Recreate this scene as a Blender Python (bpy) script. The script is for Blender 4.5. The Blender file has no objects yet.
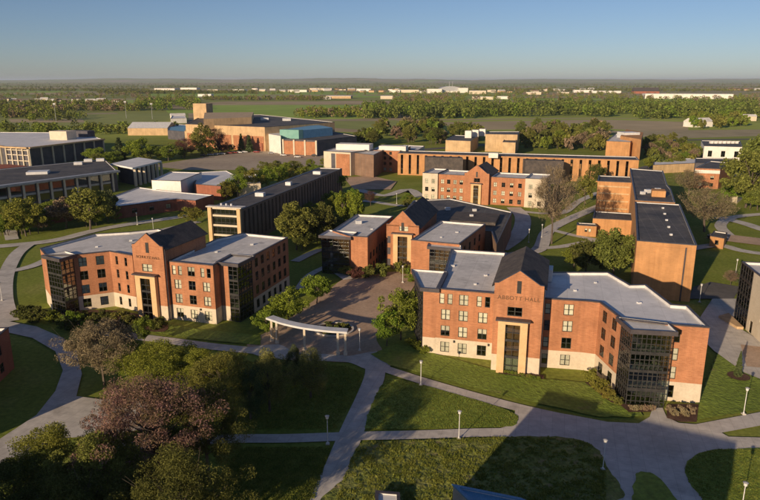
import bpy, math, random
import numpy as np
from mathutils import Vector

# ------------------------------------------------------------------ camera, sky, sun, exposure
SC = bpy.context.scene
COL = SC.collection
FPX, HORY, CAMH = 650.0, 80.0, 52.0            # focal length in px of the 760 px wide photo, horizon row, height
PITCH = math.atan((250 - HORY) / FPX)
cd = bpy.data.cameras.new("camera"); cam = bpy.data.objects.new("camera", cd); COL.objects.link(cam)
cd.sensor_width = 36; cd.lens = 36 * FPX / 760; cd.clip_start = 0.5; cd.clip_end = 120000
cam.location = (0, 0, CAMH); cam.rotation_euler = (math.pi / 2 - PITCH, 0, math.radians(-0.12))
SC.camera = cam
SUN_EL, SUN_AZ = math.radians(14.0), math.radians(180 + 33.5)   # azimuth clockwise from +Y
w = bpy.data.worlds.new("World"); SC.world = w; w.use_nodes = True
nt = w.node_tree; nt.nodes.clear()
sky = nt.nodes.new("ShaderNodeTexSky"); sky.sky_type = 'NISHITA'; sky.sun_disc = False
sky.sun_elevation = SUN_EL; sky.sun_rotation = SUN_AZ; sky.altitude = 500
sky.air_density = 0.8; sky.dust_density = 0.5; sky.ozone_density = 3.5
bg = nt.nodes.new("ShaderNodeBackground"); bg.inputs[1].default_value = 0.076
wo = nt.nodes.new("ShaderNodeOutputWorld")
tn = nt.nodes.new("ShaderNodeMix"); tn.data_type = 'RGBA'; tn.blend_type = 'MULTIPLY'; tn.inputs[0].default_value = 1.0   # white balance, even over the whole sky
tn.inputs[7].default_value = (1.1, 0.98, 0.99, 1); nt.links.new(sky.outputs[0], tn.inputs[6])
nt.links.new(tn.outputs[2], bg.inputs[0]); nt.links.new(bg.outputs[0], wo.inputs[0])
sl = bpy.data.lights.new("sun", 'SUN'); sl.energy = 5.0; sl.angle = math.radians(0.5); sl.color = (1, 0.76, 0.50)
so = bpy.data.objects.new("sun", sl); COL.objects.link(so); so.location = (-200, -200, 200)
SDIR = Vector((-math.sin(SUN_AZ) * math.cos(SUN_EL), -math.cos(SUN_AZ) * math.cos(SUN_EL), -math.sin(SUN_EL)))
so.rotation_euler = SDIR.to_track_quat('-Z', 'Y').to_euler()
vs = SC.view_settings; vs.view_transform = 'Standard'; vs.look = 'None'; vs.exposure = 0.12; vs.gamma = 1.0
vs.use_curve_mapping = False

random.seed(7); RNG = np.random.default_rng(7)
_cp, _sp = math.cos(PITCH), math.sin(PITCH)


def P(x, y, z=0.0):
    """photo pixel (760x500) + known height -> world x, y"""
    u, v = (x - 380) / FPX, (y - 250) / FPX
    t = (CAMH - z) / (_sp + v * _cp)
    return (u * t, (_cp - v * _sp) * t)


def PZ(z, *pts):
    return [P(x, y, z) for x, y in pts]


def HGT(yb, yt):
    """height of an upright thing whose foot shows at row yb and top at row yt"""
    a = math.tan(PITCH + math.atan((yb - 250) / FPX)); b = math.tan(PITCH + math.atan((yt - 250) / FPX))
    return CAMH * (1 - b / a)


# ------------------------------------------------------------------ materials
MATS = {}


def newmat(name):
    m = bpy.data.materials.new(name); m.use_nodes = True
    n = m.node_tree; n.nodes.clear()
    out = n.nodes.new("ShaderNodeOutputMaterial"); MATS[name] = m
    return m, n, out


def ramp(n, stops):
    r = n.nodes.new("ShaderNodeValToRGB"); e = r.color_ramp.elements
    while len(e) < len(stops): e.new(0.5)
    for i, (p, c) in enumerate(stops): e[i].position = p; e[i].color = (*c, 1)
    return r


def noise(n, vec, scale, detail=3, rough=0.55):
    t = n.nodes.new("ShaderNodeTexNoise"); t.inputs['Scale'].default_value = scale
    t.inputs['Detail'].default_value = detail; t.inputs['Roughness'].default_value = rough
    n.links.new(vec, t.inputs['Vector']); return t


def mixc(n, fac, a, b, mode='MIX'):
    m = n.nodes.new("ShaderNodeMix"); m.data_type = 'RGBA'; m.blend_type = mode
    for s, v in ((m.inputs[0], fac), (m.inputs[6], a), (m.inputs[7], b)):
        if hasattr(v, 'links') or hasattr(v, 'is_linked'): n.links.new(v, s)
        elif isinstance(v, (int, float)): s.default_value = v
        else: s.default_value = (*v, 1)
    return m.outputs[2]


def surf(name, a, b, scale=0.3, rough=0.85, fine=4.0, fineamt=0.25, bump=0.0, bscale=8.0, stretch=(1, 1, 1), spec=0.3, third=None, metallic=0, rnd=0.0, joints=None, patch=None, rot=0.0):
    """two colours mixed by broad noise, darkened and lightened by fine noise"""
    m, n, out = newmat(name)
    geo = n.nodes.new("ShaderNodeNewGeometry"); mp = n.nodes.new("ShaderNodeMapping")
    mp.inputs['Scale'].default_value = stretch; n.links.new(geo.outputs['Position'], mp.inputs['Vector'])
    v = mp.outputs[0]
    big = noise(n, v, scale, 4)
    stops = [(0.36, a), (0.64, b)] if third is None else [(0.32, a), (0.52, b), (0.72, third)]
    r = ramp(n, stops); n.links.new(big.outputs[0], r.inputs[0])
    f = noise(n, v, fine, 4, 0.65)
    fr = ramp(n, [(0.25, (1 - fineamt,) * 3), (0.75, (1 + fineamt,) * 3)]); n.links.new(f.outputs[0], fr.inputs[0])
    c = mixc(n, 1.0, r.outputs[0], fr.outputs[0], 'MULTIPLY')
    if patch:                                  # worn or stained patches with a shape of their own
        pcol, pscale, plo, phi = patch; pn_ = noise(n, v, pscale, 6, 0.6); pr = ramp(n, [(plo, (0, 0, 0)), (phi, (1, 1, 1))]); n.links.new(pn_.outputs[0], pr.inputs[0])
        c = mixc(n, pr.outputs[0], c, pcol)
    if joints:                                 # slab joints or membrane seams
        jw, jh, jm, jd = joints; jmap = n.nodes.new("ShaderNodeMapping"); jmap.inputs['Rotation'].default_value = (0, 0, rot); n.links.new(geo.outputs['Position'], jmap.inputs[0])
        br = n.nodes.new("ShaderNodeTexBrick"); n.links.new(jmap.outputs[0], br.inputs['Vector']); br.inputs['Scale'].default_value = 1; br.inputs['Brick Width'].default_value = jw; br.inputs['Row Height'].default_value = jh
        br.inputs['Mortar Size'].default_value = jm; br.offset = 0.0; br.inputs['Color1'].default_value = (1, 1, 1, 1); br.inputs['Color2'].default_value = (.93, .93, .93, 1); br.inputs['Mortar'].default_value = (jd, jd, jd, 1)
        c = mixc(n, 1.0, c, br.outputs[0], 'MULTIPLY')
    if rnd:
        oi = n.nodes.new("ShaderNodeObjectInfo"); hs = n.nodes.new("ShaderNodeHueSaturation")
        mr = n.nodes.new("ShaderNodeMapRange"); mr.inputs[3].default_value = 1 - rnd; mr.inputs[4].default_value = 1 + rnd
        n.links.new(oi.outputs['Random'], mr.inputs[0]); n.links.new(mr.outputs[0], hs.inputs['Value'])
        n.links.new(c, hs.inputs['Color']); c = hs.outputs[0]
    bs = n.nodes.new("ShaderNodeBsdfPrincipled"); bs.inputs['Roughness'].default_value = rough
    bs.inputs['Specular IOR Level'].default_value = spec; bs.inputs['Metallic'].default_value = metallic
    n.links.new(c, bs.inputs['Base Color'])
    if bump:
        bn = noise(n, v, bscale, 3); bp = n.nodes.new("ShaderNodeBump"); bp.inputs['Strength'].default_value = 1
        bp.inputs['Distance'].default_value = bump
        n.links.new(bn.outputs[0], bp.inputs['Height']); n.links.new(bp.outputs[0], bs.inputs['Normal'])
    n.links.new(bs.outputs[0], out.inputs[0])
    return m


def brickmat(name, a, b, mortar):
    m, n, out = newmat(name)
    geo = n.nodes.new("ShaderNodeNewGeometry"); sx = n.nodes.new("ShaderNodeSeparateXYZ")
    n.links.new(geo.outputs['Position'], sx.inputs[0])
    ad = n.nodes.new("ShaderNodeMath"); ad.operation = 'ADD'
    n.links.new(sx.outputs[0], ad.inputs[0]); n.links.new(sx.outputs[1], ad.inputs[1])
    cx = n.nodes.new("ShaderNodeCombineXYZ"); n.links.new(ad.outputs[0], cx.inputs[0]); n.links.new(sx.outputs[2], cx.inputs[1])
    br = n.nodes.new("ShaderNodeTexBrick"); n.links.new(cx.outputs[0], br.inputs['Vector'])
    br.inputs['Color1'].default_value = (*a, 1); br.inputs['Color2'].default_value = (*b, 1); br.inputs['Mortar'].default_value = (*mortar, 1)
    br.inputs['Scale'].default_value = 1; br.inputs['Brick Width'].default_value = 0.4; br.inputs['Row Height'].default_value = 0.13
    br.inputs['Mortar Size'].default_value = 0.012
    big = noise(n, geo.outputs['Position'], 0.25, 5)
    fr = ramp(n, [(0.3, (0.82,) * 3), (0.7, (1.14,) * 3)]); n.links.new(big.outputs[0], fr.inputs[0])
    c = mixc(n, 1.0, br.outputs[0], fr.outputs[0], 'MULTIPLY')
    mp = n.nodes.new("ShaderNodeMapping"); mp.inputs['Scale'].default_value = (1.3, 1.3, 0.12); n.links.new(geo.outputs['Position'], mp.inputs[0])
    st = noise(n, mp.outputs[0], 1.0, 3); sr = ramp(n, [(0.35, (0.88,) * 3), (0.6, (1.04,) * 3)]); n.links.new(st.outputs[0], sr.inputs[0])
    c = mixc(n, 1.0, c, sr.outputs[0], 'MULTIPLY')
    bs = n.nodes.new("ShaderNodeBsdfPrincipled"); bs.inputs['Roughness'].default_value = 0.88; bs.inputs['Specular IOR Level'].default_value = 0.2
    n.links.new(c, bs.inputs['Base Color']); n.links.new(bs.outputs[0], out.inputs[0])
    return m


def foliage(name, a, b, trans=0.3):
    m, n, out = newmat(name)
    oi = n.nodes.new("ShaderNodeObjectInfo"); geo = n.nodes.new("ShaderNodeNewGeometry")
    no = noise(n, geo.outputs['Position'], 0.55, 4, 0.7)
    r = ramp(n, [(0.3, a), (0.7, b)]); n.links.new(no.outputs[0], r.inputs[0])
    isl = n.nodes.new("ShaderNodeMapRange"); isl.inputs[3].default_value = 0.6; isl.inputs[4].default_value = 1.4
    n.links.new(geo.outputs['Random Per Island'], isl.inputs[0])
    hs = n.nodes.new("ShaderNodeHueSaturation"); n.links.new(r.outputs[0], hs.inputs['Color']); n.links.new(isl.outputs[0], hs.inputs['Value'])
    hr = n.nodes.new("ShaderNodeMapRange"); hr.inputs[3].default_value = 0.475; hr.inputs[4].default_value = 0.52
    n.links.new(oi.outputs['Random'], hr.inputs[0]); n.links.new(hr.outputs[0], hs.inputs['Hue'])
    d = n.nodes.new("ShaderNodeBsdfDiffuse"); t = n.nodes.new("ShaderNodeBsdfTranslucent")
    n.links.new(hs.outputs[0], d.inputs[0]); n.links.new(hs.outputs[0], t.inputs[0])
    mx = n.nodes.new("ShaderNodeMixShader"); mx.inputs[0].default_value = trans
    n.links.new(d.outputs[0], mx.inputs[1]); n.links.new(t.outputs[0], mx.inputs[2]); n.links.new(mx.outputs[0], out.inputs[0])
    return m


def glassmat(name, tint, gloss):
    m, n, out = newmat(name)
    tr = n.nodes.new("ShaderNodeBsdfTransparent"); tr.inputs[0].default_value = (*tint, 1)
    gl = n.nodes.new("ShaderNodeBsdfGlossy"); gl.inputs['Roughness'].default_value = 0.03
    fr = n.nodes.new("ShaderNodeFresnel"); fr.inputs[0].default_value = 1.5
    ad = n.nodes.new("ShaderNodeMath"); ad.operation = 'ADD'; ad.inputs[1].default_value = gloss; n.links.new(fr.outputs[0], ad.inputs[0])
    mx = n.nodes.new("ShaderNodeMixShader"); n.links.new(ad.outputs[0], mx.inputs[0])
    n.links.new(tr.outputs[0], mx.inputs[1]); n.links.new(gl.outputs[0], mx.inputs[2]); n.links.new(mx.outputs[0], out.inputs[0])
    return m


brickmat('brick', (0.475, 0.198, 0.094), (0.37, 0.143, 0.066), (0.41, 0.26, 0.165))
brickmat('tan_brick', (0.54, 0.275, 0.112), (0.48, 0.235, 0.095), (0.46, 0.29, 0.16))
brickmat('buff_brick', (0.60, 0.42, 0.235), (0.54, 0.365, 0.195), (0.50, 0.39, 0.26))
brickmat('brown_brick', (0.25, 0.16, 0.11), (0.21, 0.13, 0.09), (0.2, 0.15, 0.12))
brickmat('red_brick', (0.36, 0.12, 0.07), (0.30, 0.10, 0.06), (0.3, 0.18, 0.13))
surf('stone', (0.55, 0.47, 0.36), (0.62, 0.54, 0.42), 0.4, fine=2.5, fineamt=0.12)
surf('portal_stone', (0.60, 0.40, 0.21), (0.66, 0.46, 0.25), 0.5, fine=3, fineamt=0.1)
surf('cream', (0.58, 0.50, 0.38), (0.64, 0.56, 0.44), 0.3, fine=2, fineamt=0.1)
surf('white_wall', (0.70, 0.67, 0.62), (0.78, 0.75, 0.70), 0.2, fine=1.0, fineamt=0.1)
surf('membrane', (0.57, 0.555, 0.53), (0.72, 0.70, 0.67), 0.16, fine=0.9, fineamt=0.16, rough=0.7, third=(0.64, 0.62, 0.595), joints=(3.2, 40, .05, .82), rot=.27, patch=((.33, .32, .31), .22, .60, .74))
surf('white_membrane', (0.70, 0.70, 0.70), (0.82, 0.81, 0.80), 0.14, fine=0.8, fineamt=0.12, rough=0.6, joints=(3.2, 40, .05, .85), rot=.27, patch=((.5, .49, .47), .2, .62, .76))
surf('parapet', (0.62, 0.61, 0.60), (0.72, 0.71, 0.69), 0.5, fine=2, fineamt=0.1)
surf('coping', (0.055, 0.05, 0.06), (0.085, 0.075, 0.08), 0.5, rough=0.45, fineamt=0.15)
surf('shingle', (0.065, 0.058, 0.056), (0.11, 0.092, 0.082), 0.5, fine=3, fineamt=0.35, rough=0.85)
surf('dark_roof', (0.06, 0.06, 0.066), (0.105, 0.10, 0.098), 0.12, fine=0.8, fineamt=0.3, rough=0.75, third=(0.12, 0.11, 0.10), joints=(2.6, 30, .07, 1.5), rot=.27, patch=((.19, .175, .155), .12, .6, .72))
surf('dark_metal', (0.03, 0.03, 0.032), (0.05, 0.048, 0.046), 1, rough=0.4, fineamt=0.15)
surf('frame', (0.03, 0.034, 0.03), (0.045, 0.048, 0.042), 1, rough=0.5, fineamt=0.1)
surf('blind', (0.66, 0.62, 0.50), (0.76, 0.72, 0.60), 0.4, fine=3, fineamt=0.15, rnd=0.25)
surf('grey_metal', (0.30, 0.31, 0.33), (0.42, 0.43, 0.45), 0.5, rough=0.45, fineamt=0.12, spec=0.5)
surf('galvanised', (0.55, 0.56, 0.57), (0.68, 0.68, 0.68), 0.6, rough=0.4, fineamt=0.1, spec=0.5)
surf('slate_cladding', (0.075, 0.075, 0.09), (0.11, 0.105, 0.12), 0.3, fineamt=0.2)
surf('teal_sheathing', (0.17, 0.36, 0.32), (0.22, 0.42, 0.37), 0.2, fineamt=0.2)
surf('blue_panel', (0.13, 0.31, 0.47), (0.17, 0.37, 0.54), 0.5, fineamt=0.2, rough=0.5)
surf('bronze', (0.16, 0.085, 0.045), (0.20, 0.11, 0.06), 1, rough=0.5, fineamt=0.1)
surf('lamp_white', (0.62, 0.62, 0.60), (0.72, 0.72, 0.70), 1, rough=0.4, fineamt=0.08)
surf('concrete', (0.49, 0.46, 0.41), (0.60, 0.565, 0.51), 0.10, fine=0.7, fineamt=0.17, bump=0.01, third=(0.54, 0.51, 0.46), joints=(1.8, 1.8, .035, .76), rot=.27, patch=((.27, .25, .225), .13, .58, .75))
surf('paver', (0.42, 0.30, 0.21), (0.52, 0.38, 0.27), 0.15, fine=1.6, fineamt=0.22)
surf('asphalt', (0.10, 0.095, 0.09), (0.15, 0.14, 0.13), 0.05, fine=0.7, fineamt=0.2)
surf('pale_asphalt', (0.36, 0.295, 0.225), (0.44, 0.37, 0.28), 0.02, fine=0.3, fineamt=0.18)
surf('grass', (0.15, 0.215, 0.026), (0.205, 0.275, 0.04), 0.07, fine=1.3, fineamt=0.4, bump=0.22, bscale=2.2, third=(0.25, 0.305, 0.06), patch=((.25, .20, .085), .11, .60, .74))
surf('rough_grass', (0.13, 0.165, 0.03), (0.20, 0.225, 0.05), 0.35, fine=1.6, fineamt=0.55, bump=0.4, bscale=1.2, third=(0.26, 0.25, 0.09), patch=((.26, .21, .10), .5, .58, .7))
surf('mulch', (0.085, 0.045, 0.03), (0.13, 0.075, 0.05), 0.5, fine=3, fineamt=0.4, bump=0.05)
surf('bark', (0.085, 0.065, 0.05), (0.13, 0.105, 0.085), 1.5, fineamt=0.3)
surf('hedge_soil', (0.05, 0.04, 0.03), (0.08, 0.06, 0.045), 1)
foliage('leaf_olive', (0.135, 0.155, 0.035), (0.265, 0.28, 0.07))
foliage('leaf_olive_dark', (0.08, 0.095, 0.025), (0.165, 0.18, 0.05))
foliage('leaf_green', (0.13, 0.18, 0.026), (0.26, 0.31, 0.055))
foliage('leaf_lime', (0.156, 0.240, 0.029), (0.299, 0.377, 0.058), 0.4)
foliage('leaf_yellow', (0.195, 0.195, 0.039), (0.312, 0.286, 0.065), 0.4)
foliage('leaf_bud', (0.195, 0.150, 0.091), (0.325, 0.260, 0.163), 0.2)
foliage('leaf_pink', (0.135, 0.125, 0.045), (0.34, 0.185, 0.185), 0.3)
foliage('leaf_red', (0.09, 0.045, 0.035), (0.16, 0.075, 0.06), 0.2)
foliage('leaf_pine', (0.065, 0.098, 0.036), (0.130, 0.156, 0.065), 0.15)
foliage('leaf_pine_sunlit', (0.182, 0.176, 0.052), (0.286, 0.260, 0.091), 0.2)  # pine foliage in a lighter yellow, low sunlight put into its colour
foliage('blade', (0.15, 0.20, 0.035), (0.33, 0.35, 0.08), 0.3)
glassmat('pane', (0.95, 0.96, 0.95), 0.03)
glassmat('stair_glass', (0.68, 0.74, 0.71), 0.07)

# ------------------------------------------------------------------ mesh building


def fastmesh(name, V, F, mats, mi=None, smooth=False):
    """V (n,3) array, F (m,k) array of equal-size faces"""
    me = bpy.data.meshes.new(name); V = np.asarray(V, np.float32); F = np.asarray(F, np.int32); m, k = F.shape
    me.vertices.add(len(V)); me.vertices.foreach_set('co', V.ravel())
    me.loops.add(m * k); me.loops.foreach_set('vertex_index', F.ravel())
    me.polygons.add(m); me.polygons.foreach_set('loop_start', np.arange(0, m * k, k, dtype=np.int32))
    for x in mats: me.materials.append(MATS[x])
    if mi is not None: me.polygons.foreach_set('material_index', np.asarray(mi, np.int32))
    if smooth: me.polygons.foreach_set('use_smooth', np.ones(m, bool))
    me.update(calc_edges=True); return me


class MB:
    def __init__(s): s.v = []; s.f = []

    def face(s, pts):
        i = len(s.v); s.v += [tuple(p) for p in pts]; s.f.append(tuple(range(i, i + len(pts)))); return s

    def prism(s, poly, z0, z1, bottom=True, top=True):
        n = len(poly); a = sum(poly[i][0] * poly[(i + 1) % n][1] - poly[(i + 1) % n][0] * poly[i][1] for i in range(n))
        if a < 0: poly = poly[::-1]
        i = len(s.v); s.v += [(x, y, z0) for x, y in poly] + [(x, y, z1) for x, y in poly]
        for k in range(n): j = (k + 1) % n; s.f.append((i + k, i + j, i + n + j, i + n + k))
        if top: s.f.append(tuple(range(i + n, i + 2 * n)))
        if bottom: s.f.append(tuple(range(i + n - 1, i - 1, -1)))
        return s

    def box(s, c, sx, sy, sz, ang=0.0):
        """box centred at c=(x,y), from z=c[2], turned by ang about z"""
        ca, sa = math.cos(ang), math.sin(ang)
        q = [(c[0] + ca * x - sa * y, c[1] + sa * x + ca * y) for x, y in ((-sx / 2, -sy / 2), (sx / 2, -sy / 2), (sx / 2, sy / 2), (-sx / 2, sy / 2))]
        return s.prism(q, c[2], c[2] + sz)

    def bar(s, a, b, r0, r1=None, k=8):
        r1 = r0 if r1 is None else r1; a = Vector(a); b = Vector(b); d = (b - a).normalized()
        u = d.orthogonal().normalized(); w = d.cross(u); i = len(s.v)
        for p, r in ((a, r0), (b, r1)):
            for t in range(k): q = p + r * (math.cos(2 * math.pi * t / k) * u + math.sin(2 * math.pi * t / k) * w); s.v.append(tuple(q))
        for t in range(k): j = (t + 1) % k; s.f.append((i + t, i + j, i + k + j, i + k + t))
        s.f.append(tuple(range(i + k, i + 2 * k))); s.f.append(tuple(range(i + k - 1, i - 1, -1)))
        return s

    def mesh(s, name, mat, off=(0, 0, 0)):
        me = bpy.data.meshes.new(name)
        me.from_pydata([(x - off[0], y - off[1], z - off[2]) for x, y, z in s.v], [], s.f)
        me.materials.append(MATS[mat]); me.update(); return me


def link(name, me, parent=None, loc=(0, 0, 0), rz=0.0, **props):
    o = bpy.data.objects.new(name, me); COL.objects.link(o); o.location = loc; o.rotation_euler = (0, 0, rz)
    if parent: o.parent = parent
    for k, v in props.items():
        if v: o[k] = v
    return o


def part(name, mb, mat, root):
    """world-coordinate MB -> child of a root Empty"""
    return link(name, mb.mesh(name, mat, tuple(root.location)), root)


def thing(name, label, cat, loc, group=None, rz=0.0):
    return link(name, None, None, (loc[0], loc[1], loc[2] if len(loc) > 2 else 0), rz, label=label, category=cat, group=group)


def single(name, mb, mat, label, cat, loc=(0, 0, 0), group=None):
    return link(name, mb.mesh(name, mat, loc), None, loc, label=label, category=cat, group=group)


def struct(name, me): return link(name, me, kind='structure')


_layer = [0.002]


def sheet(name, poly, mat, z=None):
    if z is None: z = _layer[0]; _layer[0] += 0.004 if z > 0.1295 else 0.0015
    return struct(name, MB().face([(x, y, z) for x, y in poly]).mesh(name, mat))


def smooth(pts, closed=True, n=6):
    """Catmull-Rom through points"""
    out = []; N = len(pts)
    rng = range(N) if closed else range(N - 1)
    for i in rng:
        p = [pts[(i + k - 1) % N] if closed else pts[min(max(i + k - 1, 0), N - 1)] for k in range(4)]
        for j in range(n):
            t = j / n
            out.append(tuple(0.5 * (2 * p[1][c] + (p[2][c] - p[0][c]) * t + (2 * p[0][c] - 5 * p[1][c] + 4 * p[2][c] - p[3][c]) * t * t + (3 * p[1][c] - p[0][c] - 3 * p[2][c] + p[3][c]) * t ** 3) for c in (0, 1)))
    if not closed: out.append(tuple(pts[-1]))
    return out


def ragged(poly, amp=.16, step=.7):
    out = []; ph = random.random() * 50
    for i in range(len(poly)):
        a, b = Vector(poly[i]), Vector(poly[(i + 1) % len(poly)]); d = b - a; n_ = max(1, min(60, int(d.length / step))); nr = Vector((-d.y, d.x)).normalized() if d.length > 1e-6 else Vector((0, 0))
        for k in range(n_): q = a + d * (k / n_); t = ph + (q.x * 1.3 + q.y * 1.7); q = q + nr * amp * (.5 * math.sin(t) + .35 * math.sin(2.7 * t + 1) + random.uniform(-.5, .5)); out.append((q.x, q.y))
    return out


def ribbon(name, pts, width, mat, z=None):
    """a path of constant width in metres along world points"""
    c = smooth(pts, False, 5); L = []; R = []
    for i, p in enumerate(c):
        a = Vector(c[max(i - 1, 0)]); b = Vector(c[min(i + 1, len(c) - 1)]); d = (b - a).normalized(); nrm = Vector((-d.y, d.x)) * width / 2
        L.append(tuple(Vector(p) + nrm)); R.append(tuple(Vector(p) - nrm))
    return sheet(name, L + R[::-1], mat, z)


def inset(poly, d):
    """offset a counter-clockwise polygon inwards"""
    n = len(poly); out = []
    for i in range(n):
        p0, p1, p2 = Vector(poly[i - 1]), Vector(poly[i]), Vector(poly[(i + 1) % n])
        e1 = (p1 - p0).normalized(); e2 = (p2 - p1).normalized()
        n1 = Vector((-e1.y, e1.x)); n2 = Vector((-e2.y, e2.x)); b = n1 + n2
        if b.length < 1e-4: b = n1
        b.normalize(); k = d / max(b.dot(n1), 0.35); out.append(tuple(p1 + b * k))
    return out


def ccw(poly):
    a = sum(poly[i][0] * poly[(i + 1) % len(poly)][1] - poly[(i + 1) % len(poly)][0] * poly[i][1] for i in range(len(poly)))
    return poly if a > 0 else poly[::-1]


# ------------------------------------------------------------------ windows
WIN = {}


def window_meshes(w, h, nx, ny, depth=0.07):
    """frame with nx x ny lights, and its pane and blind meshes; local x along the wall, -y outwards, z up, centred"""
    key = (round(w, 2), round(h, 2), nx, ny)
    if key in WIN: return WIN[key]
    t = 0.09; f = MB()
    f.box((-w / 2 + t / 2, 0, -h / 2), t, depth, h); f.box((w / 2 - t / 2, 0, -h / 2), t, depth, h)
    f.box((0, 0, -h / 2), w - 2 * t, depth, t); f.box((0, 0, h / 2 - t), w - 2 * t, depth, t)
    for i in range(1, nx): f.box((-w / 2 + w * i / nx, 0, -h / 2 + t), 0.15, depth * 0.9, h - 2 * t)
    for j in range(1, ny): f.box((0, 0, -h / 2 + h * j / ny - 0.05), w - 2 * t, depth * 0.8, 0.10)
    pn = MB().box((0, 0.01, -h / 2 + t * 0.5), w - t, 0.012, h - t)
    bl = MB().box((0, 0.09, -h / 2 + t * 0.5), w - t, 0.02, h - t)
    bh = MB().box((0, 0.09, 0), w - t, 0.02, h / 2 - t * 0.5)
    WIN[key] = (f.mesh('window', 'frame'), pn.mesh('pane', 'pane'), bl.mesh('blind', 'blind'), bh.mesh('blind', 'blind'))
    return WIN[key]


def facade(root, walls, p0, p1, z0, z1, ops, base_z=None, blinds=0.75, depth=0.16, name='window', sill=False):
    """wall p0->p1 (outside on the right-hand side when walking p0->p1) with real openings.
    ops: (u centre m, z centre, width, height, lights x, lights y). walls: [(zsplit MB)]: list [upper MB, base MB]"""
    p0 = Vector(p0); p1 = Vector(p1); L = (p1 - p0).length; e = (p1 - p0) / L; nrm = Vector((e.y, -e.x))
    ops = [o for o in ops if o[0] - o[2] / 2 > 0.05 and o[0] + o[2] / 2 < L - 0.05]
    us = sorted({0.0, L} | {round(o[0] + s * o[2] / 2, 4) for o in ops for s in (-1, 1)})
    zs = sorted({z0, z1} | {round(o[1] + s * o[3] / 2, 4) for o in ops for s in (-1, 1)} | ({base_z} if base_z and z0 < base_z < z1 else set()))

    def pt(u, z, d=0.0): q = p0 + e * u - nrm * d; return (q.x, q.y, z)
    for a, b in zip(us[:-1], us[1:]):
        if b - a < 1e-4: continue
        for c, d in zip(zs[:-1], zs[1:]):
            um, zm = (a + b) / 2, (c + d) / 2
            if any(abs(um - o[0]) < o[2] / 2 and abs(zm - o[1]) < o[3] / 2 for o in ops): continue
            mb = walls[1] if base_z and zm < base_z else walls[0]
            mb.face([pt(a, c), pt(b, c), pt(b, d), pt(a, d)])
    rz = math.atan2(e.y, e.x)
    for o in ops:
        u, z, w_, h_, nx, ny = o; a, b, c, d = u - w_ / 2, u + w_ / 2, z - h_ / 2, z + h_ / 2
        mb = walls[1] if base_z and z < base_z else walls[0]
        mb.face([pt(a, c), pt(a, d), pt(a, d, depth), pt(a, c, depth)]); mb.face([pt(b, d), pt(b, c), pt(b, c, depth), pt(b, d, depth)])
        mb.face([pt(a, d), pt(b, d), pt(b, d, depth), pt(a, d, depth)]); mb.face([pt(b, c), pt(a, c), pt(a, c, depth), pt(b, c, depth)])
        f, pn, bl, bh = window_meshes(w_, h_, nx, ny); q = pt(u, z, depth - 0.05)
        wo_ = link(name, f, root, (q[0] - root.location.x, q[1] - root.location.y, q[2] - root.location.z), rz)
        link('pane', pn, wo_)
        r = random.random()
        if r < blinds: link('blind', bl if r < blinds * 0.55 else bh, wo_)


def rows(zc, us, w, h, nx=2, ny=2): return [(u, z, w, h, nx, ny) for z in zc for u in us]


def flat_roof(root, poly, z1, mat='membrane', coping='coping', par=0.5, cw=0.32, inner='parapet'):
    poly = ccw(poly); inn = inset(poly, cw); n = len(poly); outp = inset(poly, -0.08)
    part('roof', MB().face([(x, y, z1 - par) for x, y in inn]), mat, root)
    m = MB()
    for i in range(n):
        j = (i + 1) % n; m.face([(*inn[j], z1 - par), (*inn[i], z1 - par), (*inn[i], z1), (*inn[j], z1)])
    part('parapet', m, inner, root)
    m = MB(); inn2 = inset(poly, cw + 0.03)
    for i in range(n):
        j = (i + 1) % n
        m.face([(*outp[i], z1 + .12), (*outp[j], z1 + .12), (*inn2[j], z1 + .12), (*inn2[i], z1 + .12)])
        m.face([(*outp[i], z1 - .1), (*outp[j], z1 - .1), (*outp[j], z1 + .12), (*outp[i], z1 + .12)])
        m.face([(*inn2[j], z1 - .002), (*inn2[i], z1 - .002), (*inn2[i], z1 + .12), (*inn2[j], z1 + .12)])
    part('coping', m, coping, root)


def block(root, poly, z1, wall='brick', base=None, base_z=None, roof='membrane', ops=None, z0=0.0, blinds=0.75, par=0.5, coping='coping', skip=(), depth=0.16, wname='wall'):
    """walls with openings + flat roof. ops: {edge index: [openings]} for the polygon as given (counter-clockwise)"""
    poly = ccw(poly); up, lo = MB(), MB()
    for i in range(len(poly)):
        if i in skip: continue
        facade(root, [up, lo], poly[i], poly[(i + 1) % len(poly)], z0, z1, (ops or {}).get(i, []), base_z, blinds, depth)
    part(wname, up, wall, root)
    if lo.f: part('stone_base', lo, base, root)
    if roof: flat_roof(root, poly, z1, roof, coping, par)
    return poly


def edge_len(poly, i): return (Vector(poly[(i + 1) % len(poly)]) - Vector(poly[i])).length


def lathe_text(root, txt, p0, p1, z, size, off=0.06):
    """raised lettering centred on the wall p0->p1"""
    cu = bpy.data.curves.new('lettering', 'FONT'); cu.body = txt; cu.size = size; cu.extrude = 0.05; cu.align_x = 'CENTER'; cu.space_character = 1.12
    tmp = bpy.data.objects.new('tmp', cu); COL.objects.link(tmp)
    dg = bpy.context.evaluated_depsgraph_get(); me = bpy.data.meshes.new_from_object(tmp.evaluated_get(dg)); bpy.data.objects.remove(tmp)
    me.materials.clear(); me.materials.append(MATS['bronze'])
    p0 = Vector(p0); p1 = Vector(p1); e = (p1 - p0).normalized(); nrm = Vector((e.y, -e.x)); c = (p0 + p1) / 2 + nrm * off
    o = link('lettering', me, root, (c.x - root.location.x, c.y - root.location.y, z))
    o.rotation_euler = (math.pi / 2, 0, math.atan2(e.y, e.x))
    return o


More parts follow.
